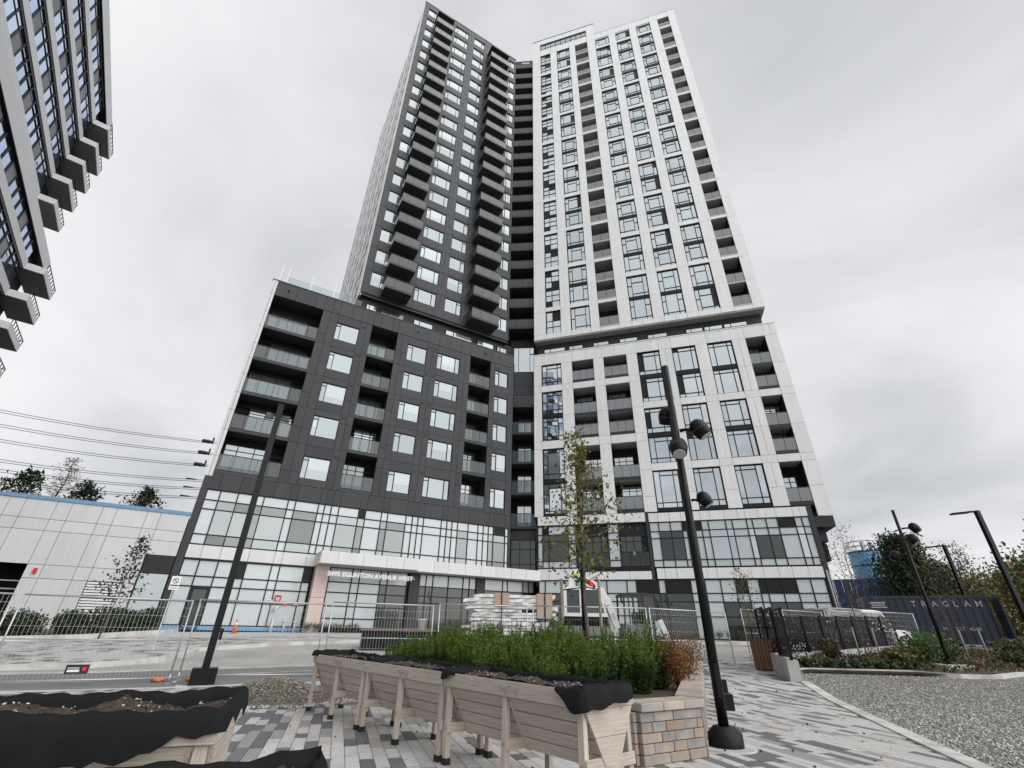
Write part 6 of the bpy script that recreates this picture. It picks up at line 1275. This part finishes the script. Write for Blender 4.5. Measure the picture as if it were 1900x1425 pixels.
for i, s in enumerate(('M', '517', '4048')): text(s, .28, 'worn_white', cn, Mc @ T(3.6 + i * .62, -.004, .72), ext=.002)
MB().box((.35, .012, 2.2), (1.15, .02, 2.3)).box((.4, .012, 2.08), (1.1, .02, 2.15)).box((.35, .012, 1.95), (1.2, .02, 2.02)).obj('print', 'worn_white', cn, Mc); MB().box((6.62, -.35, .05), (6.72, .9, 2.6)).obj('open_door', 'container_navy', cn, Mc)
def car(M, col, lab, L=4.6, W_=1.85, H=1.75, van=False):
    o = thing('parked_car', (0, 0, 0), lab, 'car', 'cars behind the perforated fence', M=M); bel = .95
    prof = [(0, .35), (0, .85), (.15, bel), (1.0, bel + .05), (1.75, H - .05), (2.2, H), (4.0, H), (4.35, H - .12), (L, 1.0), (L, .35)] if not van else [(0, .4), (0, 1.0), (.5, 1.15), (1.1, H - .1), (1.4, H), (L - .1, H), (L, H - .1), (L, .4)]
    mb = MB(); k = len(prof); n = 0
    for y, ins in ((-W_ / 2, 1), (W_ / 2, 1)): mb.v += [(p[0], y * (1 if p[1] < 1.0 else .86), p[1]) for p in prof]
    mb.f += [tuple(range(k)), tuple(range(2 * k - 1, k - 1, -1))] + [(i, i + k, (i + 1) % k + k, (i + 1) % k) for i in range(k)]; mb.m = [0] * (k + 2); mb.sm = [False] * (k + 2); me = mb.mesh('body', col); add('body', bevel(me, .05, 2), o, M)
    for s in (-1, 1):
        y = s * (W_ / 2 * .86 + .075); a = [(1.25, 1.05), (1.85, H - .18), (2.7, H - .15), (2.7, 1.05)], [(2.8, 1.05), (2.8, H - .15), (4.0, H - .15), (4.3, 1.05)]
        for q in a: MB().quad([(p[0], s * (W_ / 2 * .93) if p[1] < 1.1 else s * (W_ / 2 * .875), p[1]) for p in q]).obj('window', 'cab_glass', o, M)
        for x in (.85, L - .95): w = MB().tube([(x, s * (W_ / 2 - .2), .34), (x, s * (W_ / 2 + .02), .34)], .34, 18).obj('wheel', 'rubber', o, M); MB().tube([(x, s * (W_ / 2), .34), (x, s * (W_ / 2 + .03), .34)], .2, 14).obj('rim', 'bolt', w, M)
    for y in (-.65, .65): MB().box((-.02, y - .2, .7), (.06, y + .2, .85)).obj('headlight', 'lens', o, M)
car(T(20.6, 28.6, .72) @ Matrix.Rotation(rad(199), 4, 'Z'), 'car_grey', 'dark grey car behind the perforated fence, left of the white car', H=1.95); car(T(23.7, 31.3, .75) @ Matrix.Rotation(rad(197), 4, 'Z'), 'car_white', 'white car behind the perforated fence', H=2.0)
a = rad(36.9); si = thing('silo', (math.sin(a) * 78, math.cos(a) * 78, .8), 'blue cylindrical silo with a railed top beyond the lot', 'silo'); M = T(math.sin(a) * 78, math.cos(a) * 78, .8); MB().lathe([(1.0, 2.6), (2.0, 4.5), (2.0, 10.3), (1.9, 10.4), (.3, 10.6)], 28).obj('drum', 'silo_blue', si, M)
for z in (4.5, 6.6, 8.6, 10.3): MB().lathe([(2.02, z - .06), (2.06, z - .06), (2.06, z + .06), (2.02, z + .06)], 28).obj('hoop', 'hoarding_navy', si, M)
rr = MB()
for zz in (10.9, 11.5): rr.tube([(math.cos(t * .4488) * 2.1, math.sin(t * .4488) * 2.1, zz) for t in range(15)], .07, 6)
for t in range(14): rr.bar((math.cos(t * .4488) * 2.1, math.sin(t * .4488) * 2.1, 10.3), (math.cos(t * .4488) * 2.1, math.sin(t * .4488) * 2.1, 11.5), .1)
rr.obj('top_railing', 'galv', si, M)
for x in (-.3, .7): MB().lathe([(.22, 10.5), (.22, 11.5), (.3, 11.55)], 12).obj('filter_vent', 'galv', si, M @ T(x, -.2, 0))
for k in range(4): t = k * 1.57 + .7; MB().bar((math.cos(t) * 1.7, math.sin(t) * 1.7, -.2), (math.cos(t) * 1.7, math.sin(t) * 1.7, 5.0), .2).obj('leg', 'hoarding_navy', si, M)
a = rad(35.3); hb = thing('site_hoarding', (math.sin(a) * 64, math.cos(a) * 64, .8), 'navy site hoarding below the blue silo', 'hoarding'); M = T(math.sin(a) * 64, math.cos(a) * 64, .8) @ Matrix.Rotation(-a, 4, 'Z')
for k in range(8): MB().box((-2.6 + k * .72, 0, 2.2), (-1.9 + k * .72, .08, 6.0)).obj('hoarding_panel', 'hoarding_navy', hb, M)
for x in (-2.4, .2, 2.8): MB().box((x, .1, -.1), (x + .15, .25, 5.9)).obj('post', 'frame', hb, M)
a = rad(46.5)
for k in range(4):
    o = thing('road_barrier', (0, 0, 0), ['concrete road barrier nearest the nearer roadside light', 'second concrete road barrier at the right edge', 'third concrete road barrier at the right edge', 'farthest concrete road barrier at the right edge'][k], 'barrier', 'concrete road barriers', M=T(34.5 + k * 1.6, 30.5 + k * 3.4, .75) @ Matrix.Rotation(rad(65), 4, 'Z')); M = WMX[o.name]
    mb = MB(); prof = [(-.3, 0), (.3, 0), (.3, .1), (.12, .35), (.09, .85), (-.09, .85), (-.12, .35), (-.3, .1)]; kk = 8; mb.v = [(0, p[0], p[1]) for p in prof] + [(3.6, p[0], p[1]) for p in prof]; mb.f = [tuple(range(kk))[::-1], tuple(range(kk, 2 * kk))] + [(i, (i + 1) % kk, (i + 1) % kk + kk, i + kk) for i in range(kk)]; mb.m = [0] * 10; mb.sm = [False] * 10; mb.obj('body', 'concrete', o, M)
